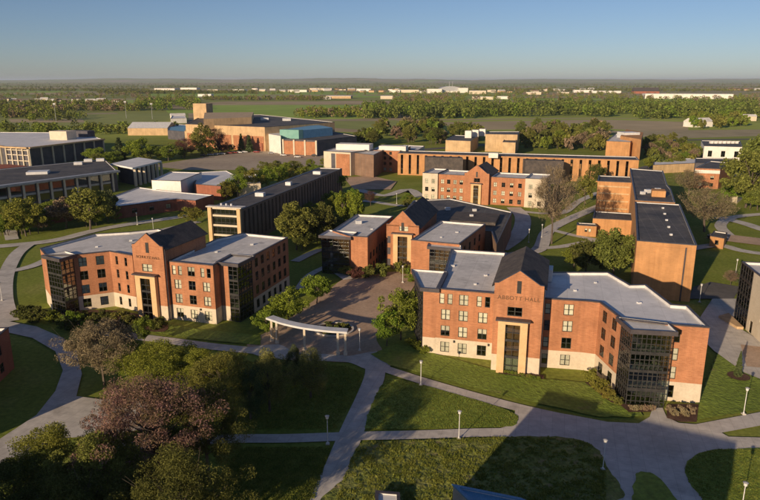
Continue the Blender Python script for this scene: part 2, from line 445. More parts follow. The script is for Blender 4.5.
def glazed(root, p0, p1, z0, z1, nu, nz, bands=(), mul=0.12):
    """stair-hall curtain wall: pane parts, mullion grid, dark spandrel bands"""
    p0 = Vector(p0); p1 = Vector(p1); L = (p1 - p0).length; e = (p1 - p0) / L; nrm = Vector((e.y, -e.x)); rz = math.atan2(e.y, e.x)
    du, dz = L / nu, (z1 - z0) / nz
    key = ('g', round(du, 2), round(dz, 2))
    if key not in WIN: WIN[key] = MB().box((0, 0, 0.03), du - 0.06, 0.02, dz - 0.06).mesh('pane', 'stair_glass')
    for i in range(nu):
        for j in range(nz):
            c = p0 + e * (i + 0.5) * du; link('pane', WIN[key], root, (c.x - root.location.x, c.y - root.location.y, z0 + j * dz), rz)
    m = MB()
    for i in range(nu + 1): c = p0 + e * i * du + nrm * 0.02; m.box((c.x, c.y, z0), mul, 0.14, z1 - z0, rz)
    c = (p0 + p1) / 2 + nrm * 0.03
    for j in range(nz + 1): m.box((c.x, c.y, z0 + j * dz - mul / 2), L - 0.02, 0.13, mul, rz)
    part('mullion_grid', m, 'dark_metal', root)
    for zb in bands:
        c = (p0 + p1) / 2 + nrm * 0.06; part('spandrel', MB().box((c.x, c.y, zb), L - 0.05, 0.1, 0.45, rz), 'dark_metal', root)


def gable_block(root, pL, pR, depth, eave, apex, txt=None, zt=0, portal=(0.42, 5.2, 10.4, 1.0), slit=True, wall='brick', base='stone', base_z=3.4, roof='shingle', tsize=1.0, gl=2.6):
    """gabled central block, its front wall from pL to pR, with stone portal, lettering and pitched roof"""
    pL = Vector(pL); pR = Vector(pR); W = (pR - pL).length; e = (pR - pL) / W; nrm = Vector((e.y, -e.x)); bL = pL - nrm * depth; bR = pR - nrm * depth
    up, lo = MB(), MB()
    pu = portal[0] * W; zs = eave - 2.6
    slw = [(W * 0.5, zs + 3.05, 0.75, 2.2, 1, 1)] if slit else []
    facade(root, [up, lo], pL, pR, 0, eave, [(pu + 0.15, portal[2] + 1.5, 2.6, 1.7, 2, 2)] + [(u * W, z, .55, 1.5, 1, 2) for u in (.06, .94) for z in (5, 8.2)] * 0, base_z, 0.6)
    if slit:
        q = (pL + pR) / 2 + nrm * 0.03; part('slit_window', MB().box((q.x, q.y, eave - 1.2), 0.75, 0.14, 2.3, math.atan2(e.y, e.x)), 'dark_metal', root)
    facade(root, [up, lo], pR, bR, 0, eave, [], base_z); facade(root, [up, lo], bR, bL, 0, eave, [], base_z); facade(root, [up, lo], bL, pL, 0, eave, [], base_z)
    m = (pL + pR) / 2; k = 0.55; th = nrm * 0.35
    g = [pL, pL + e * W * 0.08, m, pR - e * W * 0.08, pR]; gz = [eave, eave + k, apex + k, eave + k, eave]
    front = [(pL.x, pL.y, eave), (pR.x, pR.y, eave), (pR.x, pR.y, eave + .45), (g[3].x, g[3].y, eave + .5), (m.x, m.y, apex + k), (g[1].x, g[1].y, eave + .5), (pL.x, pL.y, eave + .45)]
    up.face(front); up.face([(x - th.x, y - th.y, z) for x, y, z in front][::-1])
    for i in range(1, 7):
        a, b = front[i], front[(i + 1) % 7]; up.face([b, a, (a[0] - th.x, a[1] - th.y, a[2]), (b[0] - th.x, b[1] - th.y, b[2])][::-1])
    mb_ = (bL + bR) / 2
    up.face([(bR.x, bR.y, eave), (bL.x, bL.y, eave), (mb_.x, mb_.y, apex)])
    part('wall', up, wall, root)
    if lo.f: part('stone_base', lo, base, root)
    cp = MB()
    for i in (2, 3, 4, 5):
        a, b = Vector(front[i]), Vector(front[i + 1]); n3 = Vector((nrm.x, nrm.y, 0)); z = Vector((0, 0, .1))
        o1, o2 = n3 * .06, -n3 * .42
        cp.face([a + o1 + z, b + o1 + z, b + o2 + z, a + o2 + z]); cp.face([a + o1, b + o1, b + o1 + z, a + o1 + z]); cp.face([a + o2 + z, b + o2 + z, b + o2, a + o2])
    part('coping', cp, 'coping', root)
    r = MB(); ov = e * 0.5; s = (apex - eave) / (W / 2); f0 = -nrm * 0.36; f1 = -nrm * (depth + 0.4)
    for sg, q in ((-1, pL), (1, pR)):
        a = q + f0 + ov * sg; b = q + f1 + ov * sg; c = m + f1; d = m + f0; ze = eave - 0.5 * s + .05
        r.face([(a.x, a.y, ze), (b.x, b.y, ze), (c.x, c.y, apex + .05), (d.x, d.y, apex + .05)])
        r.face([(a.x, a.y, ze - .18), (b.x, b.y, ze - .18), (c.x, c.y, apex - .13), (d.x, d.y, apex - .13)])
        r.face([(a.x, a.y, ze - .18), (b.x, b.y, ze - .18), (b.x, b.y, ze), (a.x, a.y, ze)])
        r.face([(b.x, b.y, ze - .18), (c.x, c.y, apex - .13), (c.x, c.y, apex + .05), (b.x, b.y, ze)])
    part('roof', r, roof, root)
    # portal
    uc, pw, pz, pd = portal; c = pL + e * (uc * W); gw = gl / 2; rz = math.atan2(e.y, e.x)
    sw = pw / 2 - gw; pm = MB()
    for sg in (-1, 1):
        q = c + e * sg * (gw + sw / 2) + nrm * pd / 2; pm.box((q.x, q.y, 0), sw, pd - .004, pz, rz)
    q = c + nrm * pd / 2; pm.box((q.x, q.y, pz - 0.7), 2 * gw, pd - .004, 0.7, rz)
    part('portal', pm, 'portal_stone', root)
    a = c - e * gw + nrm * (pd - .35); b = c + e * gw + nrm * (pd - .35)
    glazed(root, a, b, 0.1, pz - 0.7, 2, 6, (3.2, 6.4), 0.1)
    q = c + nrm * (pd / 2 + .25); part('portal_cornice', MB().box((q.x, q.y, pz), pw + 0.9, pd + 0.5, 0.28, rz), 'coping', root)
    if txt: lathe_text(root, txt, pL, pR, zt, tsize)


def stair_tower(root, poly, z1, glass, roof_over=0.7, bands=(2.9, 6.1, 9.3), wall='brick', base='stone', base_z=3.4):
    """glass: {edge: (nu,nz)} other edges brick; thin overhanging flat roof"""
    poly = ccw(poly); up, lo = MB(), MB()
    for i in range(len(poly)):
        a, b = poly[i], poly[(i + 1) % len(poly)]
        if i in glass:
            if glass[i]: glazed(root, a, b, 0.1, z1, glass[i][0], glass[i][1], bands)
        else:
            up, lo = MB(), MB(); facade(root, [up, lo], a, b, 0, z1, [], base_z); part('wall', up, wall, root)
            if lo.f: part('stone_base', lo, base, root)
    ctr = inset(poly, 0.25)
    for zb in bands: part('landing', MB().prism(ctr, zb, zb + .28), 'concrete', root)
    o = inset(poly, -roof_over); i2 = inset(poly, -roof_over + .3)
    m = MB()
    n = len(o)
    for k in range(n):
        j = (k + 1) % n
        m.face([(*o[k], z1), (*o[j], z1), (*o[j], z1 + .75), (*o[k], z1 + .75)])
        m.face([(*o[k], z1 + .75), (*o[j], z1 + .75), (*i2[j], z1 + .75), (*i2[k], z1 + .75)])
    m.face([(*p, z1) for p in o[::-1]]); part('canopy_fascia', m, 'coping', root)
    m = MB()
    for k in range(n):
        j = (k + 1) % n; m.face([(*i2[j], z1 + .3), (*i2[k], z1 + .3), (*i2[k], z1 + .748), (*i2[j], z1 + .748)])
    part('parapet', m, 'parapet', root)
    part('roof', MB().face([(*p, z1 + .4) for p in i2]), 'membrane', root)


# ------------------------------------------------------------------ ground, fields, roads, walks
def far_ground():
    m, n, out = newmat('farmland')
    geo = n.nodes.new("ShaderNodeNewGeometry"); mp = n.nodes.new("ShaderNodeMapping"); mp.inputs['Rotation'].default_value = (0, 0, 0.27)
    n.links.new(geo.outputs['Position'], mp.inputs[0])
    vo = n.nodes.new("ShaderNodeTexVoronoi"); vo.distance = 'CHEBYCHEV'; vo.inputs['Scale'].default_value = 0.0016; vo.inputs['Randomness'].default_value = 0.7
    n.links.new(mp.outputs[0], vo.inputs['Vector'])
    sx = n.nodes.new("ShaderNodeSeparateColor"); n.links.new(vo.outputs['Color'], sx.inputs[0])
    r = ramp(n, [(0.0, (0.28, 0.31, 0.09)), (0.2, (0.33, 0.39, 0.09)), (0.4, (0.36, 0.31, 0.17)), (0.58, (0.25, 0.28, 0.08)), (0.78, (0.42, 0.34, 0.21)), (1, (0.23, 0.23, 0.10))])
    r.color_ramp.interpolation = 'CONSTANT'; n.links.new(sx.outputs[0], r.inputs[0])
    n1 = noise(n, geo.outputs['Position'], 0.006, 5); fr = ramp(n, [(0.3, (0.7,) * 3), (0.7, (1.25,) * 3)]); n.links.new(n1.outputs[0], fr.inputs[0])
    c = mixc(n, 1.0, r.outputs[0], fr.outputs[0], 'MULTIPLY')
    near = n.nodes.new("ShaderNodeSeparateXYZ"); n.links.new(geo.outputs['Position'], near.inputs[0])
    ng = noise(n, geo.outputs['Position'], 0.05, 6, 0.65); g2 = ramp(n, [(0.3, (0.15, 0.19, 0.028)), (0.5, (0.21, 0.25, 0.042)), (0.72, (0.28, 0.285, 0.075))]); n.links.new(ng.outputs[0], g2.inputs[0])
    nf = noise(n, geo.outputs['Position'], 1.2, 4, 0.65); nr = ramp(n, [(0.25, (0.62,) * 3), (0.75, (1.35,) * 3)]); n.links.new(nf.outputs[0], nr.inputs[0])
    gc = mixc(n, 1.0, g2.outputs[0], nr.outputs[0], 'MULTIPLY')
    st = n.nodes.new("ShaderNodeMapRange"); st.inputs[1].default_value = 560; st.inputs[2].default_value = 700; n.links.new(near.outputs[1], st.inputs[0])
    cc = mixc(n, st.outputs[0], gc, c)
    bs = n.nodes.new("ShaderNodeBsdfPrincipled"); bs.inputs['Roughness'].default_value = 0.95; bs.inputs['Specular IOR Level'].default_value = 0.1
    n.links.new(cc, bs.inputs['Base Color']); n.links.new(bs.outputs[0], out.inputs[0])


far_ground()
S = 60000
struct('ground', MB().face([(-S, -4000, 0), (S, -4000, 0), (S, 75000, 0), (-S, 75000, 0)]).mesh('ground', 'farmland'))
def hills():
    V = []; F = []; nx, ny = 260, 7; rng_ = np.random.default_rng(3)
    for j in range(ny):
        for i in range(nx):
            x = -26000 + 52000 * i / (nx - 1); y = 17000 + j * 1500; t = x / 2600.0
            h = (62 + 26 * (.5 + .5 * math.sin(t * .9 + j)) * (1.4 if x < 0 else .7) + 22 * math.sin(t * 2.3 + j * .8) + 8 * math.sin(t * 7.1 + j * 2)) * math.sin(math.pi * (j + .02) / (ny - 1 + .04)) ** .7 + rng_.uniform(-4, 4)
            V.append((x, y, max(h, -.5) if 0 < j < ny - 1 else -1.0))
    for j in range(ny - 1):
        for i in range(nx - 1): k = j * nx + i; F.append((k, k + 1, k + nx + 1, k + nx))
    struct('hills', fastmesh('hills', V, F, ['farmland'], smooth=True))


hills()
surf('crop_green', (0.27, 0.40, 0.05), (0.33, 0.45, 0.075), 0.004, fine=0.02, fineamt=0.15)
surf('crop_dark', (0.24, 0.28, 0.065), (0.29, 0.32, 0.085), 0.004, fine=0.02, fineamt=0.15)
surf('bare_soil', (0.37, 0.295, 0.165), (0.46, 0.37, 0.22), 0.004, fine=0.02, fineamt=0.15)
surf('dry_grass', (0.33, 0.28, 0.16), (0.40, 0.34, 0.20), 0.01, fine=0.05, fineamt=0.2)
FIELDS = [('crop_green', [(150, 92.5), (440, 92.5), (470, 96.5), (150, 98)]), ('bare_soil', [(245, 101.5), (450, 101.2), (470, 103.8), (235, 104)]),
          ('crop_green', [(205, 105), (420, 104.5), (395, 117), (330, 120), (205, 112)]), ('crop_green', [(25, 101), (135, 99.5), (135, 110), (20, 108)]),
          ('dry_grass', [(86, 113), (118, 112.5), (122, 115), (84, 115.5)]), ('crop_dark', [(-60, 116), (190, 113), (190, 124), (-60, 128)]),
          ('bare_soil', [(430, 122.4), (600, 119.5), (690, 122), (690, 134), (600, 128), (470, 130)]), ('crop_dark', [(330, 120.5), (430, 120), (430, 126), (390, 132), (325, 127)]), ('dry_grass', [(600, 131), (770, 129.5), (790, 135), (660, 139)]),
          ('dry_grass', [(395, 119.6), (600, 117.6), (720, 119.6), (600, 118.4), (400, 120.9)]),
          ('bare_soil', [(520, 86.8), (760, 87.2), (760, 88), (520, 87.6)]), ('crop_green', [(0, 90), (110, 90.4), (110, 92), (0, 92.2)]),
          ('bare_soil', [(-20, 92.8), (130, 92.8), (130, 94.2), (-20, 94.4)]), ('crop_dark', [(90, 86), (360, 86.3), (360, 87.8), (90, 87.6)])]
rf = random.Random(5)
for yy in (87.2, 88.6, 90, 91.3, 94.6, 96.4, 98.5, 107, 110, 114.5, 119):
    x = -60
    while x < 800:
        w_ = rf.uniform(45, 130); h_ = (yy - 80) * rf.uniform(.05, .11)
        if rf.random() < (.7 if yy < 100 else .35) and not (380 < x + w_ / 2 < 720 and yy > 104): FIELDS.append((rf.choice(['crop_green', 'dry_grass', 'crop_dark', 'bare_soil', 'crop_green']), [(x, yy), (x + w_, yy + rf.uniform(-.2, .2)), (x + w_ + 4, yy + h_), (x + 3, yy + h_)]))
        x += w_ + rf.uniform(5, 40)
for mt, pts in FIELDS: sheet('field', PZ(0, *pts), mt)
# roads and car park behind the low white-roofed buildings
sheet('car_park', PZ(0, (150, 166), (205, 157), (262, 150.5), (345, 157), (330, 165), (262, 170), (190, 170)), 'pale_asphalt')
ribbon('road', PZ(0, (-20, 172), (60, 160), (130, 153), (200, 149), (280, 145.5)), 9, 'asphalt')
ribbon('road', PZ(0, (340, 158), (420, 150), (520, 143), (620, 141), (780, 139)), 10, 'asphalt')
ribbon('road', PZ(0, (640, 170), (690, 160), (780, 160)), 8, 'asphalt')
_layer[0] = 0.13
# courtyard and walks
sheet('courtyard', smooth(PZ(0, (248, 346), (272, 330), (300, 312), (330, 290), (352, 277), (400, 272), (418, 276), (412, 292), (398, 305), (378, 335), (384, 352), (375, 362), (330, 362), (285, 356)), n=4), 'paver')
ribbon('walk', PZ(0, (95, 331), (130, 336), (170, 341), (215, 347), (265, 352), (300, 356), (345, 359)), 3.0, 'concrete')
sheet('walk_apron', smooth(PZ(0, (250, 349), (280, 345), (300, 354), (345, 357), (378, 352), (392, 362), (386, 372), (368, 370), (345, 362), (300, 361), (262, 357)), n=4), 'concrete')
ribbon('walk', PZ(0, (376, 362), (376, 376), (368, 398), (356, 425), (344, 455), (325, 503), (316, 530)), 3.7, 'concrete')
ribbon('walk', PZ(0, (90, 452), (160, 444), (230, 439.5), (290, 439), (350, 437), (420, 435.5), (480, 433.5), (550, 433)), 2.4, 'concrete')
ribbon('walk', PZ(0, (376, 366), (400, 374), (425, 382), (480, 398), (530, 411), (590, 424)), 2.5, 'concrete')
sheet('plaza', PZ(0, (517, 404.5), (540, 411), (572, 416), (609, 423), (640, 424.5), (651, 418), (654, 409), (664, 409), (668, 418), (680, 424), (697, 425.5), (790, 408), (800, 420), (723, 434), (730, 438), (800, 440), (800, 452), (738, 450), (760, 560), (560, 560), (600, 455), (560, 440), (500, 438), (480, 436), (515, 425)), 'concrete')
ISL = [[(607, 510), (607, 467), (603, 456), (592, 446), (575, 440), (546, 437.6), (500, 438.5), (430, 441), (375, 442.5), (362, 445), (355, 454), (345, 480), (333, 515)],
       [(636.6, 515), (636, 482), (638, 475), (645, 473), (655, 475), (665, 484), (674, 497), (684, 515)],
       [(716, 520), (703, 500), (690, 483), (686, 470), (692, 460), (706, 453), (724, 450.5), (745, 450.5), (800, 452), (830, 510)],
       [(367, 426), (370, 414), (378, 394), (388, 381), (400, 380.5), (424, 386), (480, 402), (512, 413), (520, 419), (517, 425), (505, 428), (440, 429.5), (375, 430)]]
for k, p in enumerate(ISL): sheet('lawn', ragged(smooth(PZ(0, *p), n=3)), 'rough_grass' if k in (0,) else 'grass', 0.19 + 0.004 * k)
_layer[0] = 0.21
# lawns close to the halls (mown, greener than the open ground)
for p in ([(372, 355), (398, 345), (425, 350), (440, 356), (500, 372), (545, 380), (600, 385), (640, 410), (645, 418), (600, 418), (540, 405), (480, 390), (420, 374), (390, 366)],
          [(700, 402), (720, 352), (762, 378), (800, 400), (800, 405), (700, 421), (680, 420)],
          [(60, 325), (130, 318), (200, 330), (262, 336), (262, 346), (200, 340), (130, 330), (70, 332)]):
    sheet('lawn', ragged(PZ(0, *p)), 'grass')
sheet('curving_walk', PZ(0, (-40, 316), (0, 320), (38, 327), (64.6, 338.5), (78, 352), (83.6, 374.6), (78, 397), (104, 400.5), (150, 398), (150, 430), (93, 437), (57, 440), (23, 464), (-20, 490), (-40, 470), (0, 441), (38, 416), (57, 392), (64.6, 371), (57, 352), (34, 338.5), (0, 331), (-40, 326)), 'concrete')
ribbon('walk', PZ(0, (-20, 275), (20, 270), (45, 262), (75, 246), (120, 240), (200, 222)), 3.5, 'concrete')
ribbon('walk', PZ(0, (-20, 248), (20, 245), (60, 240), (110, 228), (190, 216)), 5, 'concrete')
ribbon('walk', PZ(0, (14, 240), (12, 228), (20, 215), (30, 208)), 4, 'concrete')
ribbon('walk', PZ(0, (30, 245), (18, 255), (8, 275), (6, 300), (12, 322)), 4, 'concrete')
ribbon('walk', PZ(0, (296, 262), (325, 250), (335, 268), (350, 280)), 3, 'concrete')
ribbon('walk', PZ(0, (300, 290), (312, 275), (340, 262)), 2.2, 'concrete')
# walks of the quadrangle behind
ribbon('walk', PZ(0, (490, 262), (515, 255), (540, 250), (549, 232), (570, 220), (605, 205)), 4.6, 'concrete')
ribbon('walk', PZ(0, (524, 212), (545, 214), (565, 213), (580, 202), (600, 193)), 3.4, 'concrete')
ribbon('walk', PZ(0, (500, 250), (520, 235), (524, 218), (515, 208)), 6, 'concrete')
ribbon('walk', PZ(0, (555, 231), (575, 236), (600, 241)), 3, 'concrete')
ribbon('walk', PZ(0, (540, 249), (565, 247), (600, 240)), 3.2, 'concrete')
ribbon('walk', PZ(0, (360, 190), (385, 196), (410, 190), (424, 200)), 5, 'concrete')
ribbon('walk', PZ(0, (340, 200), (372, 202), (400, 206), (420, 204)), 4, 'concrete')
sheet('court', PZ(0, (345, 178), (372, 176), (398, 182), (392, 190), (355, 190)), 'paver')
sheet('side_road', PZ(0, (690, 300), (735, 300), (742, 288), (712, 283), (695, 288)), 'asphalt')
sheet('entrance_court', PZ(0, (702, 318), (714, 300), (738, 300), (735, 322), (745, 332), (775, 350), (790, 392), (745, 374), (715, 352), (708, 345)), 'concrete')
sheet('paved_patch', PZ(0, (742, 346), (790, 352), (790, 372), (748, 368)), 'paver')
ribbon('walk', PZ(0, (690, 250), (720, 246), (745, 252), (790, 258)), 4, 'concrete')
ribbon('walk', PZ(0, (712, 236), (740, 240), (790, 246)), 11, 'paver')
ribbon('walk', PZ(0, (720, 218), (745, 224), (770, 232), (790, 235)), 5, 'concrete')
ribbon('walk', PZ(0, (730, 236), (722, 226), (735, 218), (775, 214)), 4, 'concrete')

# ------------------------------------------------------------------ main halls
def cols(L, n, m=1.6): return [m + (L - 2 * m) * (i + .5) / n for i in range(n)]


Z4 = [1.75, 5.1, 8.4, 11.6]
W2, H2 = 1.75, 2.1


def mixed_rows(us, top_split=(0, 2)):
    """three lower rows of double windows; in the top row the outer ones are pairs of singles"""
    o = rows(Z4[:3], us, W2, H2)
    for i, u in enumerate(us):
        if i in top_split: o += [(u - .78, Z4[3], .95, H2, 1, 2), (u + .78, Z4[3], .95, H2, 1, 2)]
        else: o.append((u, Z4[3], W2, H2, 2, 2))
    return o


def wall_lamp_bits(root, p0, p1, us, z):
    p0 = Vector(p0); p1 = Vector(p1); e = (p1 - p0).normalized(); nrm = Vector((e.y, -e.x))
    for u in us:
        q = p0 + e * u + nrm * .15; part('wall_light', MB().box((q.x, q.y, z), .3, .3, .4, math.atan2(e.y, e.x)), 'dark_metal', root)


def downspout(root, x, y, z1): part('downspout', MB().box((x, y, 0), .22, .22, z1), 'coping', root)


def roof_units(root, spots):
    for x, y, z, s, h in spots: part('roof_vent', MB().box((x, y, z), s, s * .8, h, .3), 'galvanised', root)


# right hall with the ABBOTT HALL gable
r = thing('residence_hall', 'four-storey brick hall lettered ABBOTT HALL, gabled entrance and white roof', 'building', (28, 118))
pl = [(11.0, 118.1), (21.8, 115.2), (29.4, 144.5), (17.1, 147.8), (13.6, 129)]
u3 = [2.3, 6.2, 9.0 + .6]
block(r, pl, 13.5, base='stone', base_z=3.5, ops={0: mixed_rows([1.9, 5.3, 9.0]), 1: rows(Z4, cols(26, 6), W2, H2)[:0], 4: rows(Z4, [3, 7], W2, H2)})
stair_tower(r, [(8.5, 118.8), (10.99, 118.1), (13.55, 128.6), (7.6, 130.1)], 12.9, {1: None, 3: (6, 12)})
rw = [(29.4, 112.3), (37.3, 110.9), (39.6, 110.1), (40.5, 101.6), (46.7, 99.3), (53.2, 97.8), (54.4, 108.2), (51.9, 108.8), (51.9, 120.4), (48.8, 120.2), (47.5, 128.8), (33.2, 128.8)]
block(r, rw, 13.5, base='stone', base_z=3.5, roof='white_membrane', ops={0: [(1.5, z, 1.0, 2.0, 1, 2) for z in Z4] + rows(Z4, [5.2], W2, H2), 2: rows(Z4, [2.3, 6.0], W2, H2), 4: [(2.05, z, .85, 2.2, 1, 2) for z in Z4], 5: rows(Z4, [3, 7], W2, H2)}, skip=(3,))
stair_tower(r, [(40.7, 97.2), (46.5, 96.3), (46.68, 99.29), (40.52, 101.58)], 12.9, {0: (8, 14), 1: None, 2: None, 3: (6, 14)})
gable_block(r, (20.7, 110.6), (29.0, 108.3), 20, 16.6, 19.0, 'ABBOTT HALL', 14.1, tsize=1.05)
downspout(r, 29.15, 108.7, 16.4)
part('roof_cabinet', MB().prism([(31.6, 124), (34.4, 123.2), (35.4, 126.6), (32.6, 127.4)], 13.2, 15.6), 'galvanised', r)
roof_units(r, [(16, 135, 13, .7, .35), (22, 128, 13, .6, .3), (19, 122, 13, .45, .3), (37.5, 118, 13, .5, .3), (47, 111, 13, .7, .25), (43, 123, 13, .45, .3)])
wall_lamp_bits(r, (11.0, 118.1), (21.8, 115.2), [3.7, 10.3], 2.9)
part('low_roof', MB().prism([(48.9, 120.5), (52.6, 120.8), (51.8, 127.4), (48, 127)], 0, 11.2), 'white_membrane', r)

# left hall with the SCHULTZ HALL gable
r = thing('residence_hall', 'four-storey brick hall lettered SCHULTZ HALL, its front half shaded by shrubs', 'building', (-52, 145))
lw = [(-80, 148.8), (-75.4, 142.4), (-69.6, 142.8), (-62.6, 146.2), (-56.0, 142.6), (-49.0, 160), (-58.8, 169.4), (-65.2, 165.8), (-73.4, 163.5)]
block(r, lw, 13.5, base='stone', base_z=3.5, ops={2: rows(Z4, [1.9, 5.6], W2, H2), 3: [(u, z, .8, 2.0, 1, 2) for u in (2.2, 5.2) for z in Z4]}, skip=(1,))
stair_tower(r, [(-75.38, 142.38), (-71.0, 139.7), (-69.58, 142.78), (-72.6, 145.2)], 12.9, {0: (5, 12), 1: (3, 12), 2: None, 3: None})
rw = [(-46.2, 137.6), (-35.6, 134.2), (-33.4, 142.6), (-28.7, 141.2), (-22.9, 159.6), (-35.3, 164.6), (-40.6, 158)]
block(r, rw, 13.5, base='stone', base_z=3.5, ops={0: mixed_rows([2.0, 5.6, 9.2]), 3: rows(Z4, cols(19.2, 6, .8), 1.4, H2)}, skip=(2,))
stair_tower(r, [(-34.8, 137.0), (-32.8, 136.3), (-30.7, 135.5), (-28.72, 141.18), (-33.38, 142.58)], 12.9, {1: (2, 12), 2: (5, 12), 3: None, 4: None})
gable_block(r, (-54.4, 138.9), (-46.8, 136.4), 16.5, 16.6, 19.2, 'SCHULTZ HALL', 14.1, tsize=0.8)
downspout(r, -46.6, 136.8, 16.4)
roof_units(r, [(-62, 158, 13, .7, .4), (-68, 152, 13, .6, .3), (-38, 147, 13, .6, .3), (-31, 154, 13, .7, .4), (-58, 152, 13, .5, .3)])
wall_lamp_bits(r, (-46.2, 137.6), (-35.6, 134.2), [7.4], 2.9)

# middle hall across the courtyard
Z3 = [1.7, 5.0, 8.3]
r = thing('residence_hall', 'three-storey brick hall with tall gabled stone entrance facing the courtyard', 'building', (7, 178))
block(r, [(-8.0, 171.9), (-3.0, 170.6), (4.6, 198.4), (-6.9, 201.2), (-13.0, 178.4)], 11, base=None, ops={1: rows(Z3, cols(28, 8), 1.5, 2)[:15], 3: rows(Z3, [6, 14], W2, H2)})
stair_tower(r, [(-15.6, 173.4), (-8.02, 171.3), (-6.6, 176.6), (-13.8, 179)], 10.2, {0: (5, 10), 2: None, 3: (4, 10)}, bands=(2.9, 6.1), base_z=None)
block(r, [(8.6, 167.4), (20.8, 162.6), (31.4, 186.6), (18.8, 191.4)], 11, ops={3: [(u, z, 1.0, 2, 1, 2) for u in (14, 18, 22) for z in Z3], 1: rows(Z3, [5, 10, 15, 20], W2, H2)})
stair_tower(r, [(13.2, 162.4), (20.4, 159.6), (20.75, 162.58), (13.7, 165.35)], 9.9, {0: (6, 10), 1: None, 2: None, 3: (3, 10)}, bands=(2.9, 6.1), base_z=None)
gable_block(r, (2.2, 179), (11.2, 176.5), 27, 12.3, 16.2, None, portal=(0.52, 5.4, 10.3, .9), base_z=None, gl=2.8)
for u in (.08, .92):
    for z in Z3:
        q = Vector((2.2, 179)).lerp(Vector((11.2, 176.5)), u); part('slit_window', MB().box((q.x, q.y, z - 1), .9, .12, 2, -.27), 'coping', r)
roof_units(r, [(-6, 190, 10.5, 1.6, .9), (-2, 182, 10.5, .6, .3), (22, 178, 10.5, .7, .3), (17, 172, 10.5, .5, .3)])
r = thing('dining_hall', 'low building under a broad dark flat roof behind the courtyard hall', 'building', (25, 210))
block(r, [(32.2, 172), (45.4, 217), (27, 243), (13, 238.5), (6.5, 206), (19.6, 193), (33.4, 187.8)], 8.6, wall='brown_brick', roof='dark_roof', par=.3)
part('raised_roof', MB().prism([(22, 200), (36, 196), (40, 210), (26, 214)], 8.4, 9.4), 'shingle', r)
roof_units(r, [(24, 222, 8.3, 1.6, .9), (33, 220, 8.3, 1.2, .8), (30, 206, 9.4, 1, .6), (17, 218, 8.3, 1, .7)])

# hall behind the dining hall
r = thing('residence_hall', 'three-storey brick and cream hall in front of the long slit-windowed hall', 'building', (45, 280))
A, B = Vector((19.5, 287)), Vector((69.3, 267)); e = (B - A).normalized(); bk = Vector((-e.y, e.x)) * 16; LL = (B - A).length


def at(f, d=0.0): q = A + e * (f * LL) + bk.normalized() * d; return (q.x, q.y)


Zd = [1.8, 5.2, 8.8]
sec = [(0, .13, 'stone', .0), (.13, .36, 'brick', 1.0), (.56, .84, 'brick', 1.0), (.84, 1.0, 'stone', 0.0)]
for a, b, mt, d in sec:
    poly = [at(a, d), at(b, d), at(b, 16), at(a, 16)]; L = (b - a) * LL
    block(r, poly, 12 if mt == 'brick' else 12.3, wall=mt, ops={0: rows(Zd, cols(L, 2 if mt == 'stone' else 4, .5), 1.5, 1.9)})
gable_block(r, at(.36, -1.2), at(.56, -1.2), 17.5, 13, 16.5, None, portal=(.5, 4.4, 9, .8), base_z=None, gl=2.2)

# long hall with vertical slit windows, far side of the quadrangle
r = thing('long_hall', 'long orange-brown brick hall with rows of dark vertical slit windows', 'building', (72, 354))
lp = [(10.8, 368), (134, 335), (138, 349.5), (14.6, 382.5)]
L = edge_len(lp, 0)
block(r, lp, 12.2, wall='tan_brick', roof='dark_roof', par=.3, blinds=0, ops={0: [(2.4 + i * 4.6, 6, 1.35, 10.8, 1, 4) for i in range(int(L / 4.6))], 3: [(4, 6, 1.3, 10, 1, 4), (10, 6, 1.3, 10, 1, 4)]}, depth=.5)
for a, b in ((429, 467), (528, 564)):
    q0, q1 = P(a, 171, 11), P(b, 171, 11); k = 333 / q0[1]
    part('dark_mansard', MB().prism([(q0[0] * k, 346 - .26 * (q0[0] * k - 40)), (q1[0] * k, 346 - .26 * (q1[0] * k - 40)), (q1[0] * k, 352 - .26 * (q1[0] * k - 40)), (q0[0] * k, 352 - .26 * (q0[0] * k - 40))], 0, 12.0), 'shingle', r)
part('stair_head', MB().box((62, 352, 11.5), 5, 4, 2.6, -.26), 'white_wall', r)

# long dark hall left of the courtyard hall
r = thing('long_hall', 'long dark-roofed hall with shaded vertical piers and a glazed cream end', 'building', (-38, 250))
fp = [(-54.6, 206), (-43.6, 203), (-17.0, 302), (-28.0, 305)]
block(r, fp, 12.2, wall='brown_brick', roof='dark_roof', par=.3, blinds=0, skip=(0,), ops={1: [(2.2 + i * 3.1, 6.3, 1.25, 10.4, 1, 4) for i in range(32)], 3: [(2.2 + i * 6.2, 6.3, 1.25, 10.4, 1, 4) for i in range(16)]}, depth=.6)
e0, e1 = Vector((-54.6, 206)), Vector((-43.6, 203)); ed = (e1 - e0).normalized(); en = Vector((ed.y, -ed.x)); ra = math.atan2(ed.y, ed.x)
for u in (.6, 10.8):
    q = e0 + ed * u + en * .3; part('end_pier', MB().box((q.x, q.y, 0), 1.2, 1.6, 12.5, ra), 'portal_stone', r)
for z in (0, 3.2, 6.4, 9.6, 12.0):
    q = (e0 + e1) / 2 + en * .2; part('spandrel', MB().box((q.x, q.y, z), 9.0, .5, .6, ra), 'cream', r)
glazed(r, e0 + ed * 1.2, e1 - ed * 1.2, .2, 12.0, 6, 8)
part('end_canopy', MB().box((((e0 + e1) / 2 + en * .2).x, ((e0 + e1) / 2 + en * .2).y, 12.65), 12.4, 2.2, .35, ra), 'concrete', r)
q = (e0 + e1) / 2 - en * 3; part('white_roof_patch', MB().box((q.x, q.y, 12.0), 9, 5, .25, ra), 'white_membrane', r)
for k in range(3):
    q = e0 + ed * (2.5 + 1.8 * k) - en * 3.5; part('roof_vent', MB().bar((q.x, q.y, 12.2), (q.x, q.y, 13.2), .35), 'galvanised', r)
